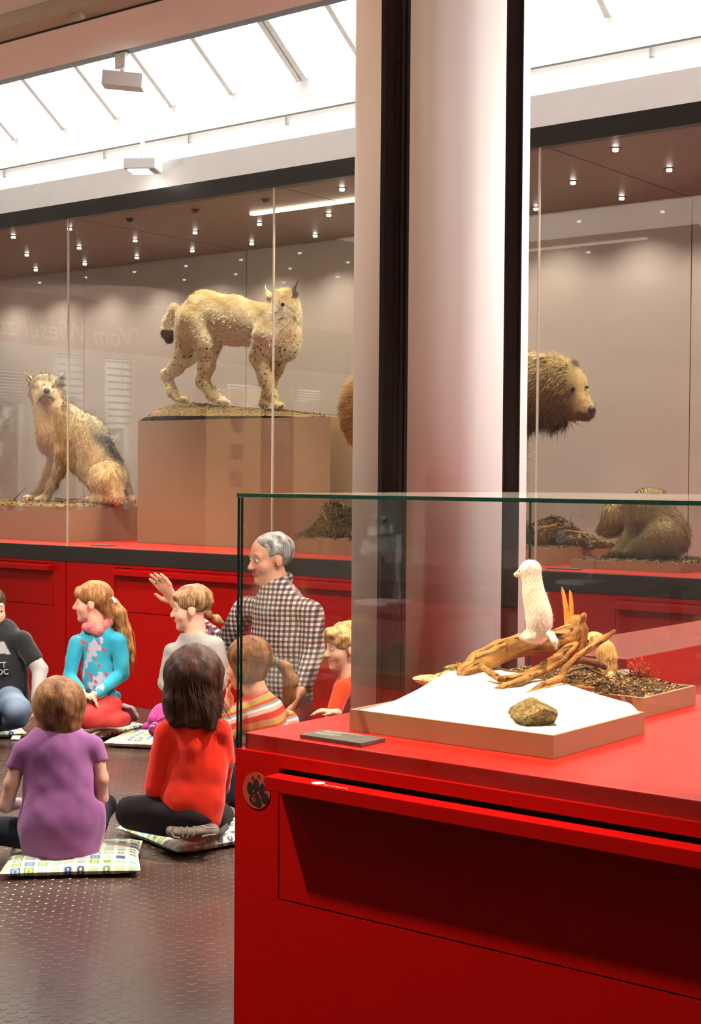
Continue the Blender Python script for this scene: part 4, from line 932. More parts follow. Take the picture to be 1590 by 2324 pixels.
# ================================================================== inside the vitrine
SNOWM = plain('snow', (0.90, 0.89, 0.86), rough=0.7, var=0.01, scale=300, bmp=0.25)
WOODM = vcol('bark wood', rough=0.75, noise=0.3, scale=260, stretch=(1, 1, 1), bmp=0.5)
ROCKM = vcol('rock', rough=0.9, noise=0.7, scale=220, bmp=0.9)
SX0, SX1, SY0, SY1 = -1.524, -1.132, 1.948, 2.247; TZ = 0.962
def rock(name, label, at, w, d, h, c0, c1, seed, parent=None, rz=0.0, cuts=9):
    rg = np.random.default_rng(seed); bm = bmesh.new(); bmesh.ops.create_icosphere(bm, subdivisions=4, radius=1.0)
    P = np.array([v.co for v in bm.verts]); F = [[v.index for v in f.verts] for f in bm.faces]; bm.free()
    for i in range(cuts):
        nrm = _n(rg.normal(size=3)); lim = rg.uniform(0.55, 0.85); over = np.maximum(P @ nrm - lim, 0); P = P - over[:, None] * nrm * 0.92
    P += 0.05 * np.c_[wob(P, 4, seed), wob(P, 4, seed + 3), wob(P, 4, seed + 6)] + 0.02 * _n(P.T).T[:, :3] * 0 + 0.018 * wob(P, 16, seed)[:, None] * P
    P = P * np.array([w / 2, d / 2, h / 2]); cz, sz = math.cos(rz), math.sin(rz); P = np.c_[P[:, 0] * cz - P[:, 1] * sz, P[:, 0] * sz + P[:, 1] * cz, P[:, 2]]
    P = P - np.array([0, 0, P[:, 2].min()]); Q = P + np.asarray(at)
    t = 0.5 + 0.5 * wob(P, 260, seed) ; cols = mixc(c0, c1, np.clip(t, 0, 1))
    if label:
        o = thing(name, label, 'rock', tuple(at)); mesh_obj('stone', Q, F, ROCKM, o, smooth=False, cols=cols); return o
    return mesh_obj(name, Q, F, ROCKM, parent, smooth=False, cols=cols)
def snow_tray():
    o = thing('tray', 'tan tray filled with white snow, under the white ermine', 'tray', ((SX0 + SX1) / 2, (SY0 + SY1) / 2, PLATE))
    tray_body(o, SX0, SX1, SY0, SY1, PLATE + 0.0005, TZ, 0.008)
    pr = [(793, 1609), (860, 1592), (910, 1572), (935, 1556), (975, 1548), (1030, 1549), (1100, 1562), (1170, 1572), (1270, 1576), (1330, 1590), (1420, 1606), (1470, 1616)]
    def fn(x, y):
        tx = (x - SX0) / (SX1 - SX0); ty = (y - SY0) / (SY1 - SY0)
        m = 0.040 * np.exp(-((tx - 0.20) / 0.26) ** 2) * smooth01(ty, 0.35, 0.95) + 0.020 * np.exp(-((tx - 0.6) / 0.25) ** 2) * smooth01(ty, 0.3, 0.9) + 0.010 * smooth01(ty, 0.05, 0.5)
        e = smooth01(np.minimum(tx, 1 - tx), 0.0, 0.07) * smooth01(ty, 0.0, 0.07)
        return TZ - 0.003 + (m + 0.004 + 0.0015 * wob(np.c_[x, y, x * 0], 45)) * e
    field('snow', o, SX0 + 0.006, SX1 - 0.006, SY0 + 0.006, SY1 - 0.006, 0.005, fn, SNOWM)
    return fn
snow_h = snow_tray()
def soil_tray():
    x0, x1, y0, y1 = -1.60, -1.205, 2.388, 2.600
    o = thing('tray', 'tan tray filled with dark soil, under the brown stoat', 'tray', ((x0 + x1) / 2, (y0 + y1) / 2, PLATE))
    tray_body(o, x0, x1, y0, y1, PLATE + 0.0005, TZ, 0.008)
    def fn(x, y):
        e = smooth01(np.minimum(y - y0, y1 - y), 0.004, 0.05) * smooth01(np.minimum(x - x0, x1 - x), 0.004, 0.06)
        return TZ - 0.002 + e * (0.010 + 0.012 * np.exp(-((x + 1.40) / 0.10) ** 2) + np.abs(nsoil(x, y, 120, 0.003)))
    s, P = field('soil', o, x0 + 0.006, x1 - 0.006, y0 + 0.006, y1 - 0.006, 0.004, fn, SOILM, soilcol(lin(66, 42, 22), lin(98, 66, 36)))
    litter(o, P, 5000, 0.009, 0.004, SOILC + [lin(160, 120, 70), lin(190, 155, 100)])
    return fn
soil_h = soil_tray()
def zs(fn, x, y): return float(fn(np.array([x]), np.array([y]))[0])
def wood(parent, name, chains, h, k, c0, c1, fold=0.0018, fr=160, axis=None):
    pr = []
    for ch in chains: pr += ch
    d = _n(pr[-1]['p1'] - pr[0]['p0']) if axis is None else _n(axis)
    def col(P, N):
        Q = P - 0.93 * (P @ d)[:, None] * d; t = np.clip(0.55 + 0.6 * wob(Q, 420, 3) + 0.25 * wob(P, 70), 0, 1); c = mixc(c0, c1, t)
        return mixc(c, np.array(c0) * 0.25, smooth01(wob(Q, 520, 7), 0.55, 0.85))
    return body(name, pr, h, WOODM, parent, k, col, folds=[(fold, fr), (fold * .55, fr * 2.6)], along=(d, 0.12))[0]
def log():
    p0 = PY(1070, 1540, 2.19); o = thing('log', 'weathered branching log lying across both trays', 'log', (p0[0], p0[1], 0.97))
    A = At('Y', 2.19)
    g = lambda pts: [(u, v, r, d) for u, v, r, d in pts]
    trunk = A.chain([(1066, 1530, 30, 0.0), (1092, 1504, 29, 0.02), (1135, 1478, 26, 0.05), (1185, 1463, 25, 0.08), (1240, 1460, 25, 0.11), (1280, 1452, 28, 0.14), (1300, 1438, 26, 0.16)], 0.006)
    wood(o, 'trunk', [trunk], 0.0016, 0.008, lin(104, 64, 28), lin(190, 140, 76), 0.0010, 190)
    st = A.chain([(1296, 1440, 23, 0.16), (1308, 1410, 17, 0.165)], 0.004) + A.chain([(1312, 1425, 14, .165), (1322, 1400, 7, .165), (1326, 1393, 4, .165)], 0.004) + A.chain([(1308, 1470, 22, .165), (1316, 1430, 17, .165)], 0.004)
    wood(o, 'stump', [st], 0.0016, 0.005, lin(120, 74, 34), lin(200, 146, 80), 0.0014, 230, axis=UP * .95 + VR * .2)
    spl = plain('fresh split wood', lin(226, 160, 70), rough=0.6, var=0.25, scale=60, stretch=(1, 1, 0.08), bmp=0.6, dark=lin(150, 90, 34))
    def splinter(pts, wpx):
        P = [A.P(u, v, 0.16) for u, v in pts]; m = MB(); m.tube(P, [A.R(w, P[0]) for w in wpx], 6, flat=0.5); m.build('splinter', spl, o, bevel=0)
    splinter([(1286, 1420), (1284, 1380), (1277, 1345), (1274, 1331)], (7, 7, 5, 1)); splinter([(1297, 1412), (1296, 1375), (1294, 1348), (1292, 1339)], (6, 6, 4, 1)); splinter([(1290, 1428), (1288, 1400), (1284, 1375)], (9, 7, 3))
    tw = lambda name, pts, c0=lin(120, 78, 36), c1=lin(190, 138, 74): wood(o, name, [A.chain(pts, 0.003)], 0.0014, 0.003, c0, c1, 0.0006, 420)
    tw('branch', [(1091, 1512, 7, -.03), (1112, 1526, 7.5, -.03), (1135, 1541, 8, -.03), (1175, 1538, 8, -.01), (1220, 1520, 9, .04), (1262, 1494, 10, .09), (1300, 1462, 11, .14)])
    tw('branch', [(1110, 1573, 6, -.05), (1140, 1560, 8, -.04), (1180, 1545, 8, -.02), (1225, 1527, 9, .04), (1275, 1500, 10, .10), (1305, 1462, 8, .14)])
    tw('branch', [(1196, 1574, 5, -.04), (1230, 1556, 8, 0), (1272, 1538, 9, .06), (1282, 1515, 7, .08), (1310, 1490, 7, .12), (1350, 1464, 7, .16), (1372, 1448, 7, .18), (1393, 1433, 5.5, .20)])
    tw('branch', [(1205, 1572, 5, -.03), (1240, 1564, 6, 0), (1280, 1558, 7, .05), (1320, 1560, 5, .09), (1346, 1562, 3, .11)])
    tw('branch', [(1296, 1500, 8, .17), (1320, 1498, 8, .2), (1352, 1505, 8, .22), (1372, 1515, 6, .24)], lin(70, 46, 26), lin(120, 84, 48))
    tw('branch', [(1262, 1540, 4, .2), (1300, 1520, 4, .24), (1330, 1514, 3.5, .26), (1362, 1530, 3, .28)], lin(70, 46, 26), lin(130, 92, 52))
    rot = plain('rotten wood', lin(196, 130, 58), rough=0.8, var=0.4, scale=150, bmp=0.9, dark=lin(110, 66, 28))
    m = MB()
    for i in range(26):
        u, v = RNG.uniform(1034, 1062), RNG.uniform(1510, 1540); p = A.P(u, v, RNG.uniform(0, .02)); d = _n(RNG.normal(size=3)); m.tube([p, p + d * 0.006, p + d * 0.011], [0.0035, 0.003, 0.0008], 5)
    m.build('rotten_end', rot, o)
    m = MB()
    for i in range(14):
        s = RNG.uniform(0.05, 0.95); u = 1150 + 130 * s; v = 1441 + 8 * RNG.uniform(-1, 1) + (1 - s) * 8; p = A.P(u, v, 0.06 + .07 * s - 0.012)
        m.tube([p, p + VR * RNG.uniform(.006, .014) + UP * RNG.uniform(-.004, .003), p + VR * RNG.uniform(.012, .022) - UP * RNG.uniform(0, .004)], [0.001, 0.0016, 0.0008], 5)
    m.build('bark_flake', plain('dark bark', lin(70, 42, 20), rough=0.9, var=0.3), o)
log()
def ermine():
    A = At('Y', 2.235); b = []
    o = thing('ermine', 'white ermine standing upright on the log', 'ermine', tuple(A.P(1212, 1447)))
    b += [A.e((1204, 1290), (21, 18, 19)), A.c((1198, 1294, 16), (1172, 1304, 6.5)), A.e((1196, 1300), (13, 14, 10))]
    b += A.chain([(1208, 1298, 17), (1208, 1322, 18.5), (1210, 1345, 21.5), (1216, 1368, 24), (1222, 1392, 26), (1223, 1415, 26), (1217, 1438, 23)], .012)
    b += [A.e((1213, 1444), (26, 20, 9)), A.c((1200, 1444, 8, -.008), (1183, 1447, 5, -.012)), A.c((1215, 1447, 8, -.015), (1196, 1450, 5, -.02))]
    b += A.chain([(1234, 1437, 8), (1250, 1441, 8.5, -.006), (1258, 1455, 7.5, -.010), (1261, 1468, 3, -.012)], 0.003)
    b += [A.c((1204, 1336, 7, -.006), (1194, 1348, 5, -.010), .004), A.c((1208, 1337, 7, -.012), (1199, 1350, 4.5, -.016), .004), A.e((1202, 1285, -.013), (6, 3, 6.5), None, 0.002), A.e((1212, 1279, .012), (5, 3, 5), None, 0.002)]
    ob, V, F, C = body('body', b, 0.0024, vcol('ermine coat', rough=0.85, noise=0.06, scale=500, stretch=(1, 1, .3), bmp=0.25, sheen=0.2), o, 0.011, lambda P, N: mixc(lin(250, 244, 230), lin(242, 228, 204), np.clip(0.5 + 0.5 * wob(P, 90), 0, 1)))
    fur(o, V, F, C, HAIRM, 6000, 0.0055, 0.0007, np.array([0.2, 0, -1.0]), 0.25)
    ball('eye', A.P(1179.5, 1296.5, -0.0105), 0.0026, EYEM, o); ball('nose', A.P(1168.5, 1305.5, 0), 0.0022, plain('ermine nose', lin(90, 60, 50), rough=0.4), o)
    m = MB(); m.tube([A.P(1171, 1310, -.006), A.P(1178, 1311, -.0095), A.P(1185, 1309, -.012)], 0.0006, 5); m.build('mouth', plain('mouth line', lin(150, 110, 90), rough=0.7), o)
ermine()
def stoat():
    A = At('Y', 2.505); b = []
    o = thing('stoat', 'light brown stoat standing upright on the dark soil', 'stoat', tuple(A.P(1382, 1542)))
    b += [A.e((1347, 1452), (20, 17, 19)), A.c((1340, 1459, 15, -.004), (1326, 1469, 6.5, -.008)), A.c((1356, 1456, 17), (1374, 1474, 19))]
    b += A.chain([(1374, 1474, 19), (1381, 1492, 18), (1381, 1515, 16.5), (1382, 1534, 14)])
    b += [A.c((1374, 1540, 7, -.006), (1361, 1543, 5, -.012)), A.e((1344, 1446, -.014), (6, 3, 6), None, 0.002), A.c((1386, 1532, 7, -.012), (1383, 1545, 4.5, -.014), 0.003), A.c((1366, 1474, 8, -.004), (1358, 1490, 5, -.008))]
    ob, V, F, C = body('body', b, 0.0026, vcol('stoat coat', rough=0.85, noise=0.2, scale=400, stretch=(1, 1, .3), bmp=0.3, sheen=0.2), o, 0.007, lambda P, N: mixc(lin(205, 160, 92), lin(232, 196, 134), np.clip(0.5 + 0.5 * wob(P, 70), 0, 1)))
    fur(o, V, F, C, HAIRM, 5000, 0.006, 0.0008, np.array([0.1, 0, -1.0]), 0.25)
    ball('eye', A.P(1334, 1455, -0.0165), 0.0026, EYEM, o); ball('nose', A.P(1325.5, 1470, -.010), 0.0024, NOSEM, o)
stoat()
def stones():
    def at(u, v, y, fn): p = PY(u, v, y); return (p[0], y, zs(fn, p[0], y) - 0.004)
    p = PZ(1188, 1640, 0.966); rock('rock', 'grey brown lichen rock lying on the white snow', (p[0], p[1] + 0.028, 0.958), 0.132, 0.085, 0.058, lin(84, 68, 38), lin(164, 142, 90), 11, rz=-0.55, cuts=16)
    q = PY(1036, 1532, 2.235); rock('rock', 'greenish rock behind the rotten end of the log', (q[0], 2.225, 0.982), 0.050, 0.035, 0.034, lin(90, 84, 50), lin(150, 140, 92), 5)
    q = PY(965, 1560, 2.16); rock('rock', 'flat pale rock half sunk in the snow at the tray corner', (q[0], 2.175, 0.978), 0.075, 0.05, 0.022, lin(190, 160, 110), lin(225, 205, 165), 8)
    q = PY(1010, 1545, 2.2); rock('rock', 'flat yellowish rock between the pale rock and the log', (q[0], 2.215, 0.985), 0.060, 0.035, 0.020, lin(196, 158, 96), lin(228, 200, 150), 21)
    for lab, u, v, y, w, h, c0, c1, sd in (('grey speckled rock on the soil under the branches', 1243, 1547, 2.455, 0.040, 0.028, lin(128, 116, 96), lin(190, 178, 156), 3), ('dark green rock on the soil beside the stoat', 1335, 1536, 2.52, 0.046, 0.026, lin(84, 76, 48), lin(140, 128, 86), 14), ('small brown rock on the soil behind the branches', 1275, 1538, 2.53, 0.032, 0.036, lin(90, 74, 44), lin(140, 118, 74), 31), ('flat pale grey rock at the back of the soil', 1420, 1541, 2.56, 0.052, 0.016, lin(150, 140, 124), lin(196, 190, 178), 17)):
        rock('rock', lab, at(u, v, y, soil_h), w, w * 0.75, h, c0, c1, sd)
stones()
def heather():
    b0 = PY(1455, 1552, 2.545); z0 = zs(soil_h, b0[0], 2.545) - 0.002; o = thing('heather', 'dry reddish heather sprig at the right end of the soil', 'plant', (b0[0], 2.545, z0))
    M1 = plain('heather stem', lin(150, 66, 26), rough=0.8, var=0.3, scale=200); M2 = vcol('heather tips', rough=0.8, noise=0.2, bmp=0); m = MB(); L = []
    for i in range(46):
        a = RNG.uniform(-1.3, 1.3); ln = RNG.uniform(0.012, 0.042); base = np.array([b0[0], 2.545, z0]) + VR * RNG.uniform(-0.016, 0.016) + VF * RNG.uniform(-.006, .006)
        d = _n(VR * math.sin(a) + UP * (math.cos(a) * 0.75 + 0.25) + VF * RNG.normal(0, .2)); P = [base]
        for s in range(4): d = _n(d + UP * 0.12 + RNG.normal(0, 0.14, 3)); P.append(P[-1] + d * ln / 4)
        m.tube(P, [0.0010, 0.0009, 0.0008, 0.0006, 0.0004], 4); L += P[2:]
    m.build('stem', M1, o)
    L = np.array(L); i = RNG.integers(0, len(L), 420); c = L[i] + RNG.normal(0, 0.0016, (420, 3)); d = RNG.normal(size=(420, 3)); d /= np.linalg.norm(d, axis=1)[:, None]; e = np.cross(d, RNG.normal(size=(420, 3)))
    V = np.stack([c - e * 0.0007, c + e * 0.0007, c + d * 0.0035], 1).reshape(-1, 3); cc = np.array([lin(196, 84, 28), lin(214, 120, 48), lin(170, 60, 24)])[RNG.integers(0, 3, 420)]
    k = mesh_obj('leaf', V, np.arange(1260).reshape(-1, 3), M2, o, cols=np.repeat(cc, 3, 0)); k['kind'] = 'stuff'
    m = MB()
    for u0, v0, u1, v1 in ((1398, 1530, 1428, 1552), (1402, 1535, 1424, 1545), (1410, 1528, 1440, 1560), (1396, 1545, 1432, 1540), (1455, 1552, 1475, 1545)): m.tube([PY(u0, v0, 2.53), PY((u0 + u1) / 2, (v0 + v1) / 2 - 2, 2.52), PY(u1, v1, 2.52)], [0.0012, 0.002, 0.0008], 5)
    m.build('dry_leaf', plain('dry leaf', lin(196, 140, 66), rough=0.7, var=0.3), o)
heather()
def vitrine_label():
    x0, x1, y0, y1 = -1.540, -1.415, 1.838, 1.902; z1 = PLATE + 0.0065
    o = thing('label_plate', 'grey label plate with white print lying before the snow tray', 'label', ((x0 + x1) / 2, (y0 + y1) / 2, PLATE))
    MB().box(x0, x1, y0, y1, PLATE + 0.0004, z1).build('plate', plain('grey plate', lin(92, 92, 90), rough=0.45), o, bevel=0.0006)
    m = MB()
    for i, (y, x, l) in enumerate(((1.893, -1.528, .072), (1.887, -1.528, .030), (1.881, -1.528, .034), (1.871, -1.530, .040), (1.866, -1.530, .044), (1.861, -1.530, .038))):
        xx = x
        while xx < x + l: w = RNG.uniform(.003, .009); m.box(xx, xx + w, y, y + 0.0016, z1, z1 + 0.0002); xx += w + 0.0014
    m.build('print_line', plain('white print', lin(210, 210, 205), rough=0.6), o)
vitrine_label()

# ================================================================== PEOPLE
SKIN = vcol('skin', rough=0.55, noise=0.05, scale=60, bmp=0.03, spec=0.4)
HAIR = vcol('hair', rough=0.5, noise=0.55, scale=150, stretch=(1, 1, 0.06), bmp=0.35, spec=0.22)
STRAND = vcol('hair strands', rough=0.45, noise=0.15, scale=60, stretch=(1, 1, 0.1), bmp=0, spec=0.25)
CLOTH = vcol('cloth', rough=0.85, noise=0.07, scale=350, bmp=0.12, spec=0.25, sheen=0.25)
DENIM = vcol('denim', rough=0.85, noise=0.22, scale=260, bmp=0.2, spec=0.25)
SHOE = vcol('shoe', rough=0.6, noise=0.25, scale=120, bmp=0.25)
EYEW = plain('eye white', (0.55, 0.50, 0.48), rough=0.15, var=0.02); IRIS = plain('iris', (0.03, 0.022, 0.016), rough=0.1, var=0.1)
def head(c, H, fwd, tilt=0.0):
    """volumes of a head with face; returns (volumes, local->room function, axes)"""
    f = _n(fwd); x = _n(np.cross(f, UP)); z = np.cross(x, f); z = _n(z + x * tilt); x = _n(np.cross(f, z)); M = np.stack([x, f, z]); L = lambda a, b, d: np.asarray(c) + H * (a * x + b * f + d * z)
    E = lambda p, r, k=None, op='add': ell(L(*p), np.array(r) * H, M, k, op); Cn = lambda p, q, a, b, k=None, op='add': cone(L(*p), L(*q), a * H, b * H, k, op)
    P = [E((0, -.05, .14), (.335, .41, .35)), E((0, .12, -.10), (.27, .26, .33)), E((0, .14, -.29), (.20, .20, .17)), E((.15, .22, -.12), (.12, .12, .12)), E((-.15, .22, -.12), (.12, .12, .12)),
         E((0, .29, -.40), (.085, .085, .075), .02), Cn((-.16, .30, .09), (.16, .30, .09), .05, .05, .02), E((.125, .42, .015), (.075, .06, .05), .02, 'sub'), E((-.125, .42, .015), (.075, .06, .05), .02, 'sub'),
         Cn((0, .375, .02), (0, .445, -.115), .028, .050, .012), E((.045, .42, -.13), (.03, .03, .025), .008), E((-.045, .42, -.13), (.03, .03, .025), .008),
         E((0, .365, -.225), (.085, .04, .022), .006), E((0, .355, -.268), (.075, .04, .024), .006),
         E((.335, -.03, -.04), (.035, .085, .13), .008), E((-.335, -.03, -.04), (.035, .085, .13), .008), Cn((0, -.06, -.25), (0, -.10, -.55), .20, .19)]
    return P, L, M
def skincol(L, M, H, c0, blush=(0.0, 0.0, 0.0)):
    base = np.array(lin(*c0)); red = base * np.array([1.0, 0.62, 0.55]); lip = base * np.array([0.85, 0.42, 0.40])
    o = L(0, 0, 0)
    def col(P, N):
        q = (P - o) @ M.T / H; c = np.tile(base, (len(P), 1))
        ch = np.exp(-(((np.abs(q[:, 0]) - .17) / .09) ** 2 + ((q[:, 2] + .13) / .10) ** 2)) * (q[:, 1] > .1); c = mixc(c, red, ch * 0.45)
        lp = (np.abs(q[:, 0]) < .10) & (np.abs(q[:, 2] + .245) < .045) & (q[:, 1] > .30); c[lp] = lip
        ns = np.exp(-((q[:, 0] / .06) ** 2 + ((q[:, 2] + .11) / .06) ** 2)) * (q[:, 1] > .36); c = mixc(c, red, ns * 0.3)
        br = (np.abs(np.abs(q[:, 0]) - .13) < .075) & (np.abs(q[:, 2] - .115) < .018) & (q[:, 1] > .25); c[br] = base * 0.35
        return c
    return col
def eyes(parent, L, H, shut=False):
    for s in (-1, 1):
        e = ball('eye', L(s * .125, .318, .012), .054 * H, EYEW, parent, 12)
        ball('iris', L(s * .122, .346, .012), .032 * H, IRIS, e, 10)
def hand(w, d, nrm, L, curl=0.5, thumb=1):
    d = _n(d); nrm = _n(nrm - (nrm @ d) * d); s = np.cross(d, nrm); w = np.asarray(w, float)
    P = [econe(w, w + d * L * .46, .17 * L, .21 * L, s, .42)]
    for i, fl in enumerate((.42, .50, .47, .36)):
        b = w + d * L * .48 + s * L * (i - 1.5) * .125 * thumb; a1, a2 = curl * .7, curl * 1.6
        e1 = d * math.cos(a1) + nrm * math.sin(a1) + s * (i - 1.5) * .05 * thumb; e2 = d * math.cos(a2) + nrm * math.sin(a2)
        m = b + e1 * L * fl * .5; P += [cone(b, m, .062 * L, .054 * L, .003), cone(m, m + e2 * L * fl * .5, .054 * L, .042 * L, .003)]
    b = w + d * L * .12 - s * L * .16 * thumb; m = b + (d * .75 - s * .6 * thumb + nrm * .25) * L * .22
    return P + [cone(b, m, .075 * L, .062 * L, .006), cone(m, m + (d * .95 - s * .15 * thumb + nrm * .3) * L * .2, .060 * L, .045 * L, .004)]
def strands(parent, L, H, n, length, col, ang=(0, 360), r=0.0011, top=(0.1, 1.35), out=1.05, wave=0.0, sag=None, name='strand', end_in=0.0, part=0.0):
    """long single locks: each runs from the crown down the skull, then hangs; lengths in metres below the skull's widest line"""
    V = []; F = []; C = []; z0 = L(0, 0, .14)
    for i in range(n):
        th = math.radians(RNG.uniform(*ang)); ln = RNG.uniform(*length); a = RNG.uniform(0.03, 0.35); P = []
        for s in np.linspace(a, PI / 2, 6): P.append(L(math.cos(th) * math.sin(s) * .345 * out + part * (1 - math.sin(s)), -.05 + math.sin(th) * math.sin(s) * .42 * out, .14 + math.cos(s) * .37 * out))
        p = P[-1]; ctr = L(0, -.05, -.3); tw = RNG.normal(0, wave, 3)
        for q in range(1, 7):
            t = q / 6; inn = (ctr - p) * np.array([1, 1, 0]) * end_in * t; P.append(p + inn + np.array([tw[0] * t, tw[1] * t, -ln * t]) + (0 if sag is None else np.asarray(sag) * t * t))
        R = [r * 0.6, r, r, r, r, r] + [r, r, r * .9, r * .8, r * .5, r * .15]; m = MB(); m.tube(P, R, 4); k = len(V); V += m.v; F += [[j + k for j in f] for f in m.f]; C += [np.array(col) * RNG.uniform(.65, 1.35)] * len(m.v)
    o = mesh_obj(name, V, F, STRAND, parent, smooth=True, cols=np.array(C)); o['kind'] = 'stuff'; return o
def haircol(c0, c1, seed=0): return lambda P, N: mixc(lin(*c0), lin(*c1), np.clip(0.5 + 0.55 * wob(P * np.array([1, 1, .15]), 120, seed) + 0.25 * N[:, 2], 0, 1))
def solid(c): return lambda P, N: np.tile(np.array(lin(*c)), (len(P), 1))
def hollow_neck(L, H, r=.26): return cone(L(0, -.06, -.2), L(0, -.10, -.62), r * H, r * H, .006, 'sub')
def person(label, base): return thing('person', label, 'person', base, 'children and guide sitting in a circle on the floor')
GUIDE = []

# ------------------------------------------------------------------ girl in the purple shirt
def girl_purple():
    A = At('D', 5.106); o = person('child in purple T-shirt and dark jeans seen from behind on a patterned cushion', tuple(PZ(140, 1935, 0.05)))
    hp, L, M = head(A.P(133, 1600, .02), 0.185, VF * .96 + VR * .12 - UP * .18)
    b = hp + [A.c((133, 1655, 24), (134, 1690, 26)), A.ec((134, 1700, 66), (138, 1860, 72), VR, .55)]
    b += A.chain([(48, 1712, 18), (26, 1778, 15.5, -.01), (13, 1828, 15, .0), (42, 1822, 12, .07)]) + hand(A.P(48, 1818, .09), VR * .7 + VF * .6, -UP, 0.115, .5)
    b += A.chain([(218, 1705, 17), (231, 1768, 14, .0), (231, 1812, 13.5, .03), (222, 1840, 11, .12)]) + hand(A.P(218, 1844, .14), VF * .8 - VR * .5 - UP * .2, -UP, 0.115, .5, -1)
    body('body', b, 0.0062, SKIN, o, 0.016, skincol(L, M, .185, (216, 170, 145))); 
    h = [A.e((134, 1592, .0), (59, 62, 58)), A.ec((134, 1605, 57), (136, 1640, 48), VR, .85), A.c((97, 1630, 18), (91, 1668, 4, -.01), .01), A.c((172, 1630, 18), (170, 1655, 8), .01), ell(L(0, .46, -.22), (.055, .05, .10), M, .01, 'sub')]
    hc = haircol((78, 48, 28), (150, 104, 66), 1)
    def col(P, N): u, v = proj(P); return mixc(hc(P, N), lin(186, 140, 96), (1 - smooth01(u, 80, 112)) * .7)
    hair = body('hair', h, 0.0065, HAIR, o, 0.02, col, folds=[(0.0022, 130)])[0]
    strands(o, L, .185, 150, (.045, .066), lin(128, 86, 54), out=1.10, wave=.008, end_in=.12)
    strands(o, L, .185, 40, (.05, .075), lin(176, 130, 88), ang=(150, 260), out=1.12, wave=.010)
    s = [A.c((133, 1672, 32), (134, 1700, 42)), A.c((62, 1702, 26), (204, 1694, 26)), A.ec((134, 1720, 84), (136, 1785, 82), VR, .60), A.ec((136, 1785, 82), (140, 1862, 97), VR, .62), A.ec((140, 1862, 97), (140, 1896, 92), VR, .66),
         A.c((56, 1704, 26), (36, 1746, 23), .012), A.c((212, 1696, 25), (225, 1728, 20), .012), hollow_neck(L, .185, .215), A.c((30, 1762, 30), (14, 1810, 40), .004, 'sub'), A.c((234, 1750, 26), (240, 1790, 34), .004, 'sub')]
    body('shirt', s, 0.0075, CLOTH, o, 0.022, lambda P, N: mixc(lin(142, 86, 140), lin(164, 104, 160), np.clip(.5 + .5 * wob(P, 20), 0, 1)), folds=[(0.005, 26), (0.0024, 70)])
    body('undershirt', [A.c((40, 1742, 17.5), (27, 1778, 17)), A.c((27, 1778, 17), (14, 1828, 16.5)), A.c((14, 1828, 16.5), (38, 1824, 13.5, .055))], 0.0065, CLOTH, o, 0.01, solid((196, 180, 165)), folds=[(0.001, 80)], label='off white long sleeve')
    j = [A.e((140, 1892, .02), (92, 74, 40)), A.c((95, 1898, 38, .02), (-12, 1884, 31, .06)), A.c((-12, 1890, 28, .08), (120, 1916, 22, .24)), A.c((196, 1888, 36, .02), (240, 1828, 23, .20)), A.c((240, 1828, 22, .2), (214, 1896, 19, .30)), plane(PZ(140, 1935, 0.052), (0, 0, -1))]
    body('jeans', j, 0.009, DENIM, o, 0.02, solid((34, 40, 54)), folds=[(0.003, 40)])
girl_purple()

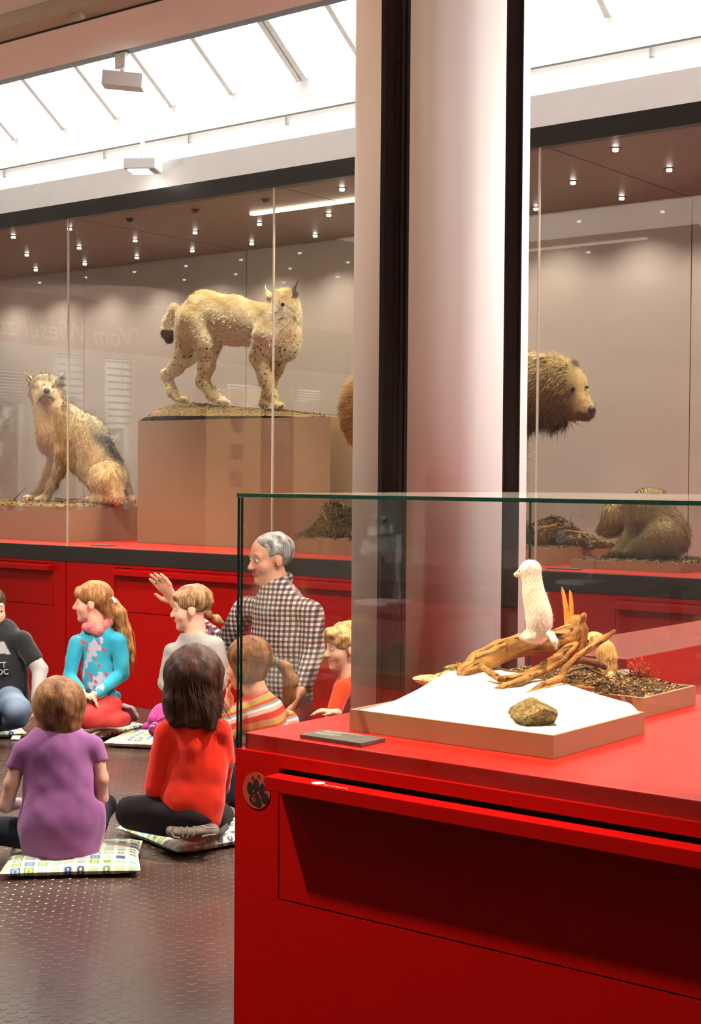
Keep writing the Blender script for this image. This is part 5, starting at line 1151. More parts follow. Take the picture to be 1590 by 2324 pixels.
# ------------------------------------------------------------------ girl in the orange shirt
def girl_orange():
    A = At('D', 5.25); o = person('girl with long brown hair in orange red shirt kneeling with her back turned', tuple(PZ(435, 1908, 0.06)))
    hp, L, M = head(A.P(441, 1530, .02), 0.195, VF * .95 + VR * .30 - UP * .10)
    b = hp + [A.c((441, 1600, 24), (442, 1650, 26)), A.ec((443, 1670, 52), (440, 1830, 54), VR, .55)]
    b += A.chain([(372, 1670, 18), (350, 1788, 15), (392, 1800, 12, .1)]) + hand(A.P(396, 1797, .12), VR * .6 + VF * .6, -UP, 0.115, .5)
    b += A.chain([(506, 1668, 17), (518, 1725, 13, .03), (505, 1795, 11, .14)]) + hand(A.P(500, 1800, .16), VF * .8 - VR * .5, -UP, 0.115, .5, -1)
    body('body', b, 0.0065, SKIN, o, 0.016, skincol(L, M, .195, (218, 168, 140)))
    h = [A.e((441, 1527, .01), (66, 68, 66)), A.ec((438, 1540, 66), (438, 1600, 68), VR, .66), A.c((402, 1600, 34, -.02), (396, 1636, 14, -.05), .02), A.c((465, 1600, 36, -.02), (482, 1652, 11, -.06), .02), A.c((440, 1600, 34, -.04), (440, 1632, 20, -.06), .02), ell(L(0, .50, -.22), (.05, .06, .10), M, .01, 'sub')]
    body('hair', h, 0.007, HAIR, o, 0.022, haircol((40, 22, 13), (78, 47, 30), 2), folds=[(0.0032, 110)])
    strands(o, L, .195, 230, (.125, .185), lin(62, 36, 24), ang=(170, 372), out=1.14, wave=.014, r=.0013, sag=VR * .02 - VF * .02)
    strands(o, L, .195, 60, (.16, .20), lin(74, 46, 30), ang=(300, 372), out=1.16, wave=.016, r=.0012, sag=VR * .055 - VF * .03)
    s = [A.c((440, 1655, 34), (443, 1690, 46)), A.c((384, 1664, 25), (498, 1656, 25)), A.ec((446, 1690, 62), (448, 1740, 66), VR, .60), A.ec((448, 1740, 66), (438, 1815, 71), VR, .62), A.ec((438, 1815, 71), (438, 1846, 65), VR, .64),
         A.c((374, 1664, 26, -.01), (364, 1712, 23), .012), A.c((364, 1712, 22), (350, 1786, 21), .012), A.c((350, 1788, 21), (392, 1800, 15, .1), .01), A.c((503, 1662, 22), (517, 1722, 16, .03), .012), A.c((517, 1722, 16, .03), (506, 1792, 14, .13), .01), A.e((377, 1650, -.01), (20, 18, 14), None, .01), hollow_neck(L, .195, .24)]
    body('shirt', s, 0.0075, CLOTH, o, 0.018, lambda P, N: mixc(lin(226, 32, 3), lin(240, 50, 8), np.clip(.5 + .5 * wob(P, 20), 0, 1)), folds=[(0.0024, 24), (0.0014, 80)])
    j = [A.e((440, 1846, .02), (60, 60, 42)), A.c((425, 1842, 46, .0), (296, 1838, 33, .02)), A.c((296, 1852, 30, .02), (400, 1884, 20, .0)), A.c((470, 1846, 40, .02), (500, 1852, 30, .28)), plane((0, 0, 0.062), (0, 0, -1))]
    body('trousers', j, 0.009, DENIM, o, 0.02, solid((40, 36, 38)), folds=[(0.003, 40)])
    V, F = skin([A.ec((400, 1889, 15, -.055), (482, 1886, 16, -.055), UP, 1.6), A.e((388, 1884, -.04), (12, 26, 14)), plane((0, 0, 0.063), (0, 0, -1))], 0.0055, 0.01)
    sh = mesh_obj('shoe', V, F, SHOE, o, smooth=True, cols=mixc(lin(96, 88, 80), lin(128, 118, 108), np.clip(.5 + .5 * wob(V, 150), 0, 1)))
    tr = plain('pale tread', lin(168, 152, 138), rough=0.7, var=0.1)
    def tread(pts): m = MB(); m.tube([A.P(u, v, -.124) for u, v in pts], 0.0028, 6); m.build('tread', tr, sh)
    tread([(394, 1877), (388, 1888), (394, 1899), (408, 1902)]); tread([(411, 1876), (416, 1888), (414, 1900)]); tread([(424, 1875), (428, 1890), (424, 1902)]); tread([(438, 1875), (446, 1885), (438, 1897)]); tread([(456, 1874), (470, 1880), (488, 1879)]); tread([(458, 1899), (474, 1895), (490, 1894)])
    V, F = skin([A.c((490, 1888, 15, .04), (505, 1878, 14, .14)), plane((0, 0, 0.063), (0, 0, -1))], 0.007, 0.01); mesh_obj('shoe', V, F, SHOE, o, smooth=True, cols=np.tile(lin(90, 84, 80), (len(V), 1)))
girl_orange()

# ------------------------------------------------------------------ girl in the turquoise shirt
def girl_blue():
    A = At('D', 7.595); o = person('girl in turquoise shirt, pink scarf and coral trousers kneeling in profile', tuple(PZ(235, 1655, 0.05)))
    hp, L, M = head(A.P(209, 1367), 0.208, -VR * .985 - VF * .02 - UP * .05)
    fw = _n(-VR * .62 - VF * .78); wd = _n(np.cross(fw, UP))
    b = hp + [A.c((218, 1405, 19), (222, 1440, 19)), A.ec((222, 1450, 34), (226, 1590, 34), wd, .6)]
    b += A.chain([(272, 1455, 14, -.05), (277, 1530, 12, -.06), (214, 1576, 8.5, -.18)]) + hand(A.P(211, 1577, -.185), -VR * .9 - UP * .25 - VF * .1, -VF * .2 - UP, 0.115, .45, -1)
    b += A.chain([(172, 1460, 13, -.02), (158, 1535, 11, -.05), (186, 1570, 8.5, -.16)]) + hand(A.P(190, 1573, -.185), VR * .8 - UP * .45 - VF * .1, -UP - VF * .3, 0.115, .45)
    body('body', b, 0.0065, SKIN, o, 0.016, skincol(L, M, .208, (236, 176, 150))); eyes(o, L, .208)
    h = [ell(L(0, -.08, .17), np.array([.385, .455, .375]) * .208, M), ell(L(0, .30, .24), np.array([.27, .13, .17]) * .208, M, .012), A.c((236, 1370, 22, .0), (258, 1400, 17)), A.c((240, 1395, 16, .02), (258, 1440, 13, .03)),
         ell(L(0, .46, -.16), np.array([.50, .34, .335]) * .208, M, .006, 'sub'), ell(L(.38, .0, -.12), np.array([.16, .13, .17]) * .208, M, .006, 'sub'), ell(L(-.38, .0, -.12), np.array([.16, .13, .17]) * .208, M, .006, 'sub')]
    body('hair', h, 0.0065, HAIR, o, 0.018, haircol((132, 84, 46), (190, 136, 84), 3), folds=[(0.0022, 120)])
    t = [A.chain([(256, 1363, 9, -.03), (272, 1392, 15, -.03), (283, 1432, 15, -.02), (292, 1474, 12, -.02), (297, 1500, 7, -.02)], .01)]
    tail = body('ponytail', t[0], 0.006, HAIR, o, 0.012, haircol((140, 90, 50), (204, 150, 96), 5), folds=[(0.003, 110)])[0]
    m = MB()
    for i in range(46):
        p = A.P(258, 1366, -.03 + RNG.normal(0, .015)); q = A.P(284 + RNG.normal(0, 7), 1440, RNG.normal(-.02, .02)); e = A.P(296 + RNG.normal(0, 9), 1500 + RNG.normal(0, 22), RNG.normal(-.02, .02)); m.tube([p, (p + q) / 2 + VR * .012, q, (q + e) / 2 + VR * .008, e], [.001, .0016, .0016, .0014, .0004], 4)
    c = m.build('strand', STRAND, o, smooth=True, cols=np.repeat(np.array(lin(186, 134, 84))[None] * 1.0, len(m.v), 0)); c['kind'] = 'stuff'
    MB().obox(A.P(259, 1361, -.055), _n(VR * .5 - UP * .85), VF, _n(VR * .85 + UP * .5), .017, .006, .006).build('hair_clip', plain('white clip', (.85, .85, .88), rough=.3), o, bevel=.003, label='white hair clip')
    s = [A.ec((222, 1452, 46), (222, 1520, 42), wd, .68), A.ec((222, 1520, 42), (227, 1586, 45), wd, .72), A.c((180, 1458, 18, .0), (266, 1452, 18, -.03)), A.chain([(270, 1456, 20, -.045), (277, 1528, 16, -.055)], .012)[0], A.c((277, 1530, 16, -.055), (220, 1573, 12, -.17), .01), A.c((174, 1460, 18, -.01), (158, 1535, 15, -.045), .012), A.c((158, 1536, 15, -.045), (184, 1567, 11, -.15), .01), A.c((262, 1580, 12, .05), (264, 1606, 6, .05), .01), hollow_neck(L, .208, .24)]
    def col(P, N):
        u, v = proj(P); c = mixc(lin(28, 148, 178), lin(60, 178, 200), np.clip(.5 + .5 * wob(P, 22), 0, 1)); w1 = wob(P, 75, 3); w2 = wob(P, 90, 6)
        fr = (u > 176) & (u < 245) & (v > 1445) & (v < 1575) & (N @ fw > .2); c[fr & (w1 > .45)] = lin(196, 190, 206); c[fr & (w2 > .62)] = lin(170, 96, 110); c[(v > 1562) & (u > 176) & (u < 215) & (w2 > 0)] = lin(74, 72, 110)
        return c
    body('shirt', s, 0.0068, CLOTH, o, 0.018, col, folds=[(0.0028, 40), (0.0014, 90)])
    body('scarf', [A.c((196, 1424, 11, -.05), (222, 1432, 13, -.07), .01), A.c((222, 1432, 13, -.07), (248, 1412, 11, -.02), .01), A.c((198, 1428, 11, -.02), (214, 1420, 13, .04), .01), A.c((214, 1420, 13, .04), (246, 1412, 12, .03), .01), A.e((218, 1420, -.01), (26, 24, 12))], 0.006, CLOTH, o, .012, lambda P, N: mixc(lin(168, 84, 84), lin(208, 134, 126), np.clip(.5 + .6 * wob(P, 150), 0, 1)), folds=[(0.003, 90)])
    p = [A.e((240, 1600, .0), (36, 44, 27)), A.c((248, 1604, 27, -.06), (196, 1622, 24, -.20)), A.c((196, 1634, 20, -.19), (280, 1632, 17, -.05)), A.c((232, 1604, 26, .06), (184, 1620, 22, -.06)), A.c((190, 1634, 19, -.06), (270, 1630, 16, .06)), plane((0, 0, 0.055), (0, 0, -1))]
    body('trousers', p, 0.0075, DENIM, o, 0.016, lambda P, N: mixc(lin(222, 66, 66), lin(240, 88, 84), np.clip(.5 + .5 * wob(P, 25), 0, 1)), folds=[(0.0026, 45)])
    V, F = skin([A.c((288, 1636, 11, -.03), (296, 1616, 13, .0)), A.c((296, 1614, 12, .0), (280, 1606, 10, .03)), A.c((286, 1632, 11, .06), (304, 1626, 11, .08))], .006, .01); u, v = proj(V)
    mesh_obj('shoe', V, F, SHOE, o, smooth=True, cols=np.where(((v < 1606) | ((u - 300) + (1612 - v) * .6 > 1))[:, None], np.array(lin(186, 168, 150)), np.array(lin(100, 34, 58))))
girl_blue()

# ------------------------------------------------------------------ boy in the black shirt
def boy_black():
    A = At('D', 7.443); o = person('child in black printed shirt and blue jeans kneeling at the frame edge', tuple(PZ(0, 1660, 0.05)))
    hp, L, M = head(A.P(-22, 1384), 0.212, -VF * .78 + VR * .62 - UP * .05)
    fw = _n(-VF * .85 + VR * .5); wd = _n(np.cross(fw, UP))
    b = hp + [A.c((-16, 1425, 21), (-10, 1450, 23)), A.ec((-8, 1460, 48), (-4, 1590, 52), wd, .55)]
    b += A.chain([(52, 1458, 17, .0), (90, 1520, 14, -.03), (84, 1590, 11, -.12)]) + hand(A.P(83, 1596, -.125), -UP - VR * .3, -VR, 0.12, .5)
    b += A.chain([(-72, 1462, 17, .0), (-100, 1530, 14, -.05), (-70, 1590, 11, -.15)]) + hand(A.P(-66, 1595, -.155), -UP + VR * .3, VR, 0.12, .5, -1)
    body('body', b, 0.0068, SKIN, o, 0.016, skincol(L, M, .212, (228, 176, 150))); eyes(o, L, .212)
    h = [ell(L(0, -.08, .20), np.array([.385, .45, .36]) * .212, M), ell(L(0, .46, -.13), np.array([.5, .30, .36]) * .212, M, .006, 'sub'), ell(L(0, .10, -.42), np.array([.6, .42, .36]) * .212, M, .006, 'sub')]
    body('hair', h, 0.0065, HAIR, o, 0.018, haircol((52, 38, 30), (88, 66, 50), 3), folds=[(0.003, 120)])
    s = [A.ec((-8, 1462, 62), (-5, 1520, 66), wd, .62), A.ec((-5, 1520, 66), (0, 1578, 70), wd, .66), A.c((-66, 1460, 23), (48, 1454, 24)), A.c((52, 1458, 24), (74, 1494, 21, -.02), .012), A.c((-72, 1462, 24), (-92, 1505, 20, -.03), .012), hollow_neck(L, .212, .30)]
    def col(P, N):
        u, v = proj(P); c = np.tile(np.array(lin(26, 25, 27)), (len(P), 1)); q = (N @ fw > .2); c[q & (v > 1456) & (v < 1484) & (u > -45) & (u < 12 + (v - 1462) * .55) & (wob(P, 40) > -.75)] = lin(170, 165, 165); return c
    body('shirt', s, 0.0058, CLOTH, o, 0.018, col, folds=[(0.003, 32), (0.0014, 80)])
    body('undershirt', [A.c((74, 1494, 19, -.02), (91, 1520, 17, -.03)), A.c((91, 1520, 17, -.03), (85, 1586, 14, -.115))], .007, CLOTH, o, .01, solid((168, 160, 156)), folds=[(0.002, 60)], label='pale grey long sleeve')
    lt = plain('pale print', lin(168, 165, 165), rough=.8)
    for s_, u, v in (('TT', -8, 1516), ('OC', -8, 1532)):
        p = A.P(u, v, -.112); text_mesh('print_letters', s_, .040, lt, o, p, (PI / 2, 0, math.atan2(wd[1], wd[0]) + PI), .004)
    p = [A.e((0, 1598, .0), (56, 60, 34)), A.c((20, 1592, 36, -.06), (42, 1612, 30, -.22)), A.c((42, 1632, 22, -.22), (0, 1640, 20, -.0)), A.c((-30, 1600, 36, -.06), (-40, 1622, 30, -.22)), A.c((-40, 1640, 22, -.2), (-40, 1640, 20, .05)), plane((0, 0, 0.055), (0, 0, -1))]
    body('jeans', p, 0.008, DENIM, o, 0.018, lambda P, N: mixc(lin(58, 74, 98), lin(132, 148, 168), np.clip(.45 + .5 * wob(P, 26) + .3 * N[:, 2], 0, 1)), folds=[(0.0035, 40)])
boy_black()

# ------------------------------------------------------------------ girl in the pale shirt
def girl_pale():
    A = At('D', 7.12); o = person('blond child in pale grey shirt with purple collar in profile', tuple(PZ(440, 1680, 0.05)))
    hp, L, M = head(A.P(434, 1381), 0.215, -VR * .98 - VF * .05 - UP * .10)
    fw = _n(-VR * .6 - VF * .8); wd = _n(np.cross(fw, UP))
    b = hp + [A.c((438, 1425, 20), (442, 1455, 21)), A.ec((442, 1470, 40), (450, 1610, 44), wd, .55)]
    b += A.chain([(492, 1466, 15, -.04), (506, 1540, 13, -.05), (470, 1600, 10, -.15)]) + hand(A.P(466, 1604, -.16), -VR * .8 - UP * .5, -UP, .115, .5, -1)
    b += A.chain([(388, 1480, 15, .02), (376, 1550, 13, .0), (410, 1600, 10, -.1)]) + hand(A.P(414, 1603, -.11), VR * .8 - UP * .5, -UP, .115, .5)
    body('body', b, 0.0066, SKIN, o, 0.016, skincol(L, M, .215, (232, 178, 150))); eyes(o, L, .215)
    h = [ell(L(0, -.07, .19), np.array([.375, .45, .365]) * .215, M), ell(L(0, .26, .30), np.array([.28, .15, .12]) * .215, M, .012), A.c((472, 1392, 9), (478, 1398, 7), .008), ell(L(0, .46, -.13), np.array([.50, .30, .36]) * .215, M, .006, 'sub'), ell(L(0, .0, -.50), np.array([.6, .5, .34]) * .215, M, .008, 'sub'), ell(L(.38, -.02, -.06), np.array([.14, .12, .16]) * .215, M, .006, 'sub')]
    body('hair', h, 0.0065, HAIR, o, 0.016, haircol((96, 62, 36), (176, 134, 92), 4), folds=[(0.0022, 130)])
    strands(o, L, .215, 70, (.0, .02), lin(198, 160, 116), out=1.10, r=.0012)
    body('ponytail', A.chain([(478, 1398, 5), (490, 1403, 9), (503, 1412, 5)], .006), .005, HAIR, o, .008, haircol((150, 108, 64), (206, 162, 106), 6), folds=[(0.002, 160)])
    ball('hair_band', A.P(476, 1400), .011, plain('red band', lin(150, 20, 24), rough=.6), o)
    s = [A.ec((442, 1472, 52), (446, 1540, 54), wd, .62), A.ec((446, 1540, 54), (452, 1610, 58), wd, .66), A.c((396, 1478, 20, .01), (486, 1464, 20, -.03)), A.c((490, 1466, 20, -.04), (506, 1540, 17, -.05), .012), A.c((506, 1540, 17, -.05), (474, 1596, 13, -.14), .01), A.c((390, 1480, 20, .02), (376, 1550, 17, .0), .012), A.c((376, 1550, 17), (406, 1596, 13, -.09), .01), hollow_neck(L, .215, .28)]
    body('shirt', s, 0.0068, CLOTH, o, 0.018, lambda P, N: mixc(lin(146, 140, 134), lin(174, 168, 160), np.clip(.5 + .5 * wob(P, 26), 0, 1)), folds=[(0.003, 36), (0.0014, 85)])
    cc = L(0, -.09, -.56); rr = .064; m = MB(); m.tube([cc + rr * (math.cos(a) * wd + math.sin(a) * fw) + UP * (-.030 * math.sin(a) - .004) for a in np.linspace(0, 2 * PI, 25)], .0085, 8, flat=1.3)
    m.build('collar_trim', plain('purple trim', lin(128, 58, 108), rough=.85, var=.15), o, smooth=True, label='purple collar trim')
    # skirt with two pleated tiers, tights and shiny boots
    mg = lambda P, N: mixc(lin(160, 40, 110), lin(206, 76, 150), np.clip(.5 + .5 * wob(P, 40), 0, 1))
    body('skirt', [A.ec((440, 1612, 52, .02), (372, 1632, 36, -.10), UP, .9), A.c((375, 1618, 22, -.10), (348, 1632, 12, -.16), .01), A.c((372, 1636, 22, -.12), (330, 1650, 7, -.16), .01), plane((0, 0, 0.056), (0, 0, -1))], .007, CLOTH, o, .014, mg, folds=[(0.004, 60)])
    pts = [(368, 1606), (352, 1614), (338, 1622)]; m = MB(); P = [A.P(u, v, -.165) for u, v in pts]; Q = [A.P(u + 7, v + 20, -.175) for u, v in pts]; m.add(P + Q + [p + VF * .004 for p in P + Q], [[0, 1, 4, 3], [1, 2, 5, 4], [6, 9, 10, 7], [7, 10, 11, 8], [0, 6, 7, 1], [1, 7, 8, 2], [3, 4, 10, 9], [4, 5, 11, 10], [0, 3, 9, 6], [2, 8, 11, 5]])
    m.build('ruffle', plain('magenta ruffle', lin(206, 78, 152), rough=.85, var=.12), o)
    V, F = skin([A.c((366, 1660, 17, -.17), (354, 1655, 18, -.20)), A.c((372, 1662, 16, -.15), (420, 1668, 16, -.08)), plane((0, 0, 0.056), (0, 0, -1))], .0055, .01); c = np.tile(np.array(lin(122, 42, 96)), (len(V), 1)); c[wob(V, 190, 2) > .85] = lin(200, 150, 190)
    mesh_obj('boot', V, F, vcol('rubber boot', rough=.22, noise=.03, bmp=0, spec=.5), o, smooth=True, cols=c, label='shiny purple boot')
girl_pale()

# ------------------------------------------------------------------ the man in the checked shirt
def check_mat():
    m, nt, b, out = new_mat('checked cloth'); at = nd(nt, 'ShaderNodeAttribute', attribute_name='aux'); sx = nd(nt, 'ShaderNodeSeparateXYZ'); nt.links.new(at.outputs['Vector'], sx.inputs[0])
    def stripes(o, per, duty):
        d = nd(nt, 'ShaderNodeMath', operation='DIVIDE'); d.inputs[1].default_value = per; nt.links.new(o, d.inputs[0]); f = nd(nt, 'ShaderNodeMath', operation='FRACT'); nt.links.new(d.outputs[0], f.inputs[0])
        g = nd(nt, 'ShaderNodeMath', operation='LESS_THAN'); g.inputs[1].default_value = duty; nt.links.new(f.outputs[0], g.inputs[0]); return g.outputs[0]
    a, c = stripes(sx.outputs[0], .024, .5), stripes(sx.outputs[1], .024, .5)
    s = nd(nt, 'ShaderNodeMath', operation='ADD'); nt.links.new(a, s.inputs[0]); nt.links.new(c, s.inputs[1])
    cr = nd(nt, 'ShaderNodeValToRGB'); cr.color_ramp.interpolation = 'CONSTANT'; e = cr.color_ramp.elements; e[0].position = 0; e[0].color = (*lin(196, 188, 180), 1); e[1].position = .25; e[1].color = (*lin(120, 100, 100), 1); k = e.new(.75); k.color = (*lin(44, 38, 44), 1)
    h = nd(nt, 'ShaderNodeMath', operation='MULTIPLY'); h.inputs[1].default_value = .5; nt.links.new(s.outputs[0], h.inputs[0]); nt.links.new(h.outputs[0], cr.inputs[0]); nt.links.new(cr.outputs[0], b.inputs['Base Color']); b.inputs['Roughness'].default_value = .85
    return m
def man():
    A = At('D', 7.03); o = person('grey haired man in checked shirt raising one hand beside the red cabinets', tuple(PZ(640, 1725, 0.0)))
    H = .245; hp, L, M = head(A.P(612, 1268), H, -VR * .86 - VF * .48 - UP * .14)
    fw = _n(-VR * .62 - VF * .78); wd = _n(np.cross(fw, UP))
    b = hp + [A.c((618, 1312, 31), (630, 1352, 36)), A.ec((634, 1375, 60), (642, 1600, 58), wd, .6)]
    b += A.chain([(556, 1384, 22, .14), (508, 1468, 18, .22), (402, 1372, 13.5, .33)]) + hand(A.P(398, 1368, .33), -VR * .55 + UP * .83, -VF * .6 - VR * .5, 0.19, .22, 1)
    b += A.chain([(704, 1392, 24, -.08), (708, 1482, 19, -.12), (684, 1568, 14, -.24)]) + hand(A.P(681, 1575, -.25), -UP * .8 - VR * .5 - VF * .3, -VR, 0.18, .5, -1)
    body('body', b, 0.0075, SKIN, o, 0.02, skincol(L, M, H, (204, 144, 116))); eyes(o, L, H)
    h = [ell(L(0, -.10, .15), np.array([.375, .43, .36]) * H, M), ell(L(0, .42, -.03), np.array([.50, .36, .42]) * H, M, .008, 'sub'), ell(L(0, .0, -.52), np.array([.6, .5, .36]) * H, M, .008, 'sub'), ell(L(.38, .05, -.06), np.array([.13, .15, .17]) * H, M, .006, 'sub'), ell(L(-.38, .05, -.06), np.array([.13, .15, .17]) * H, M, .006, 'sub')]
    body('hair', h, 0.007, HAIR, o, 0.016, haircol((92, 88, 86), (178, 174, 172), 4), folds=[(0.004, 110)])
    s = [A.c((626, 1336, 37), (634, 1380, 54)), A.c((566, 1382, 28, .12), (694, 1388, 30, -.06)), A.ec((634, 1390, 70), (632, 1460, 76), wd, .66), A.ec((632, 1460, 76), (642, 1545, 72), wd, .70), A.ec((642, 1545, 72), (650, 1592, 66), wd, .72),
         A.c((556, 1384, 30, .13), (508, 1466, 25, .22), .02), A.c((508, 1468, 25, .22), (456, 1420, 21, .28), .01), A.c((703, 1392, 32, -.08), (709, 1482, 26, -.12), .02), A.c((709, 1482, 26, -.12), (688, 1556, 20, -.22), .015), hollow_neck(L, H, .25), A.c((600, 1352, 8, -.14), (622, 1390, 3, -.15), .01, 'sub')]
    c0 = A.P(640, 1450)
    body('shirt', s, 0.0085, check_mat(), o, 0.022, None, lambda P: np.c_[(P - c0) @ wd + .25 * (P - c0) @ fw, P[:, 2], P[:, 2] * 0], folds=[(0.005, 26), (0.002, 70)])
    cc = L(0, -.085, -.44); rr = .285 * H; cp = [cc + rr * (math.cos(t) * wd + math.sin(t) * fw) + UP * (-.022 * math.sin(t) - .004) for t in np.linspace(math.radians(112), math.radians(428), 12)]
    body('collar', [econe(cp[i], cp[i + 1], .020, .020, UP, .42, .004) for i in range(11)], .0055, bpy.data.materials['checked cloth'], o, .004, None, lambda P: np.c_[(P - c0) @ wd + .5 * (P - c0) @ fw, P[:, 2], P[:, 2] * 0])
    p = [A.e((648, 1608, .0), (62, 62, 40)), A.c((668, 1612, 42, -.08), (620, 1668, 34, -.42)), A.c((620, 1690, 28, -.42), (690, 1690, 24, .06)), A.c((625, 1612, 42, .06), (560, 1662, 34, -.16)), A.c((560, 1684, 28, -.16), (640, 1690, 24, .22)), plane((0, 0, 0.004), (0, 0, -1))]
    body('trousers', p, 0.011, DENIM, o, 0.025, solid((58, 52, 54)), folds=[(0.004, 30)])
    V, F = skin([A.c((700, 1700, 22, .08), (728, 1695, 24, .12)), A.c((650, 1696, 22, .24), (680, 1690, 24, .3)), plane((0, 0, 0.004), (0, 0, -1))], .009, .01); mesh_obj('shoe', V, F, SHOE, o, smooth=True, cols=np.tile(lin(52, 44, 40), (len(V), 1)))
man()

# ------------------------------------------------------------------ girl in the striped shirt
def stripe_mat():
    m, nt, b, out = new_mat('striped cloth'); at = nd(nt, 'ShaderNodeAttribute', attribute_name='aux'); sx = nd(nt, 'ShaderNodeSeparateXYZ'); nt.links.new(at.outputs['Vector'], sx.inputs[0])
    d = nd(nt, 'ShaderNodeMath', operation='DIVIDE'); d.inputs[1].default_value = .095; nt.links.new(sx.outputs[0], d.inputs[0]); f = nd(nt, 'ShaderNodeMath', operation='FRACT'); nt.links.new(d.outputs[0], f.inputs[0])
    cr = nd(nt, 'ShaderNodeValToRGB'); cr.color_ramp.interpolation = 'CONSTANT'; e = cr.color_ramp.elements
    seq = [(0, (206, 66, 40)), (.14, (222, 176, 164)), (.30, (232, 222, 214)), (.40, (120, 160, 168)), (.50, (214, 72, 44)), (.62, (176, 168, 70)), (.76, (226, 150, 128)), (.88, (214, 80, 50))]
    e[0].color = (*lin(*seq[0][1]), 1); e[1].position = seq[1][0]; e[1].color = (*lin(*seq[1][1]), 1)
    for p, c in seq[2:]: k = e.new(p); k.color = (*lin(*c), 1)
    nt.links.new(f.outputs[0], cr.inputs[0]); nt.links.new(cr.outputs[0], b.inputs['Base Color']); b.inputs['Roughness'].default_value = .85; return m
def girl_stripe():
    A = At('D', 5.85); o = person('girl with ponytail in colourful striped shirt seen through the vitrine glass', tuple(PZ(600, 1880, 0.02)))
    hp, L, M = head(A.P(560, 1507), .203, -VR * .88 + VF * .42 - UP * .16)
    wd = _n(VR * .55 - VF * .5); wd = _n(np.array([wd[0], wd[1], 0]))
    b = hp + [A.c((572, 1550, 26), (588, 1590, 28)), A.ec((600, 1650, 44), (612, 1790, 56), wd, .55)]
    b += A.chain([(548, 1612, 18, -.02), (513, 1668, 15, -.02), (517, 1612, 12.5, .03), (520, 1586, 11, .04)]) + hand(A.P(520, 1584, .045), UP * .9 - VR * .1, VR * .8, .118, .55)
    b += A.chain([(655, 1640, 18, .08), (640, 1720, 15, .16), (580, 1740, 12, .2)]) + hand(A.P(576, 1741, .2), -VR, -UP, .118, .5)
    body('body', b, .0066, SKIN, o, .016, skincol(L, M, .203, (232, 160, 128))); eyes(o, L, .203)
    h = [ell(L(0, -.09, .16), np.array([.395, .46, .39]) * .203, M), ell(L(0, -.06, -.10), np.array([.37, .34, .34]) * .203, M), ell(L(0, .48, -.16), np.array([.50, .30, .42]) * .203, M, .006, 'sub'), A.c((606, 1500, 18), (626, 1501, 9), .012)]
    body('hair', h, .0066, HAIR, o, .018, haircol((88, 52, 30), (150, 100, 62), 2), folds=[(.0022, 130)])
    body('ponytail', A.chain([(627, 1501, 8), (648, 1516, 14), (660, 1545, 17), (656, 1580, 15), (644, 1604, 6)], .01), .0065, HAIR, o, .01, haircol((110, 66, 34), (160, 108, 64), 6), folds=[(.003, 110)])
    m = MB(); c = A.P(628, 1501); m.tube([c + .0135 * (math.cos(a) * UP + math.sin(a) * VF) for a in np.linspace(0, 2 * PI, 13)], .0055, 6); m.build('hair_band', plain('blue band', lin(88, 140, 180), rough=.6), o, label='light blue hair band')
    s = [A.c((584, 1590, 34), (596, 1615, 48)), A.c((552, 1612, 22, -.02), (648, 1634, 26, .06)), A.ec((598, 1630, 58), (606, 1700, 70), wd, .72), A.ec((606, 1700, 70), (612, 1790, 70), wd, .76), A.c((546, 1612, 23, -.02), (513, 1668, 20, -.02), .012), A.c((513, 1668, 20, -.02), (516, 1628, 17, .02), .01), A.c((655, 1640, 24, .08), (640, 1722, 19, .16), .012), cone(L(0, -.06, -.2), L(0, -.10, -.46), .21 * .203, .21 * .203, .006, 'sub')]
    ax = _n(UP * .93 - VR * .36)
    body('shirt', s, .0075, stripe_mat(), o, .018, None, lambda P: np.c_[P @ ax + .02 * wob(P, 12) + 5 + .10 * np.abs((P - A.P(600, 1650)) @ VR), P[:, 0] * 0, P[:, 0] * 0], folds=[(.003, 34), (.0015, 80)])
    p = [A.e((612, 1800, .02), (72, 74, 46)), A.c((585, 1806, 46, -.02), (520, 1738, 32, -.02)), A.c((520, 1738, 30, -.02), (516, 1830, 23, .02)), A.c((620, 1806, 46, .1), (560, 1760, 32, .3)), A.c((560, 1760, 30, .3), (560, 1830, 22, .32)), plane((0, 0, 0.006), (0, 0, -1))]
    body('jeans', p, .009, DENIM, o, .02, solid((38, 44, 58)), folds=[(.003, 40)])
    V, F = skin([A.ec((520, 1846, 19, -.05), (512, 1862, 22, -.0), VR, .8), A.c((516, 1838, 17, .02), (512, 1862, 17, .06)), plane((0, 0, 0.006), (0, 0, -1))], .006, .012)
    sh = mesh_obj('shoe', V, F, SHOE, o, smooth=True, cols=mixc(lin(120, 100, 90), lin(176, 156, 142), np.clip(.5 + .7 * wob(V, 110), 0, 1)))
girl_stripe()

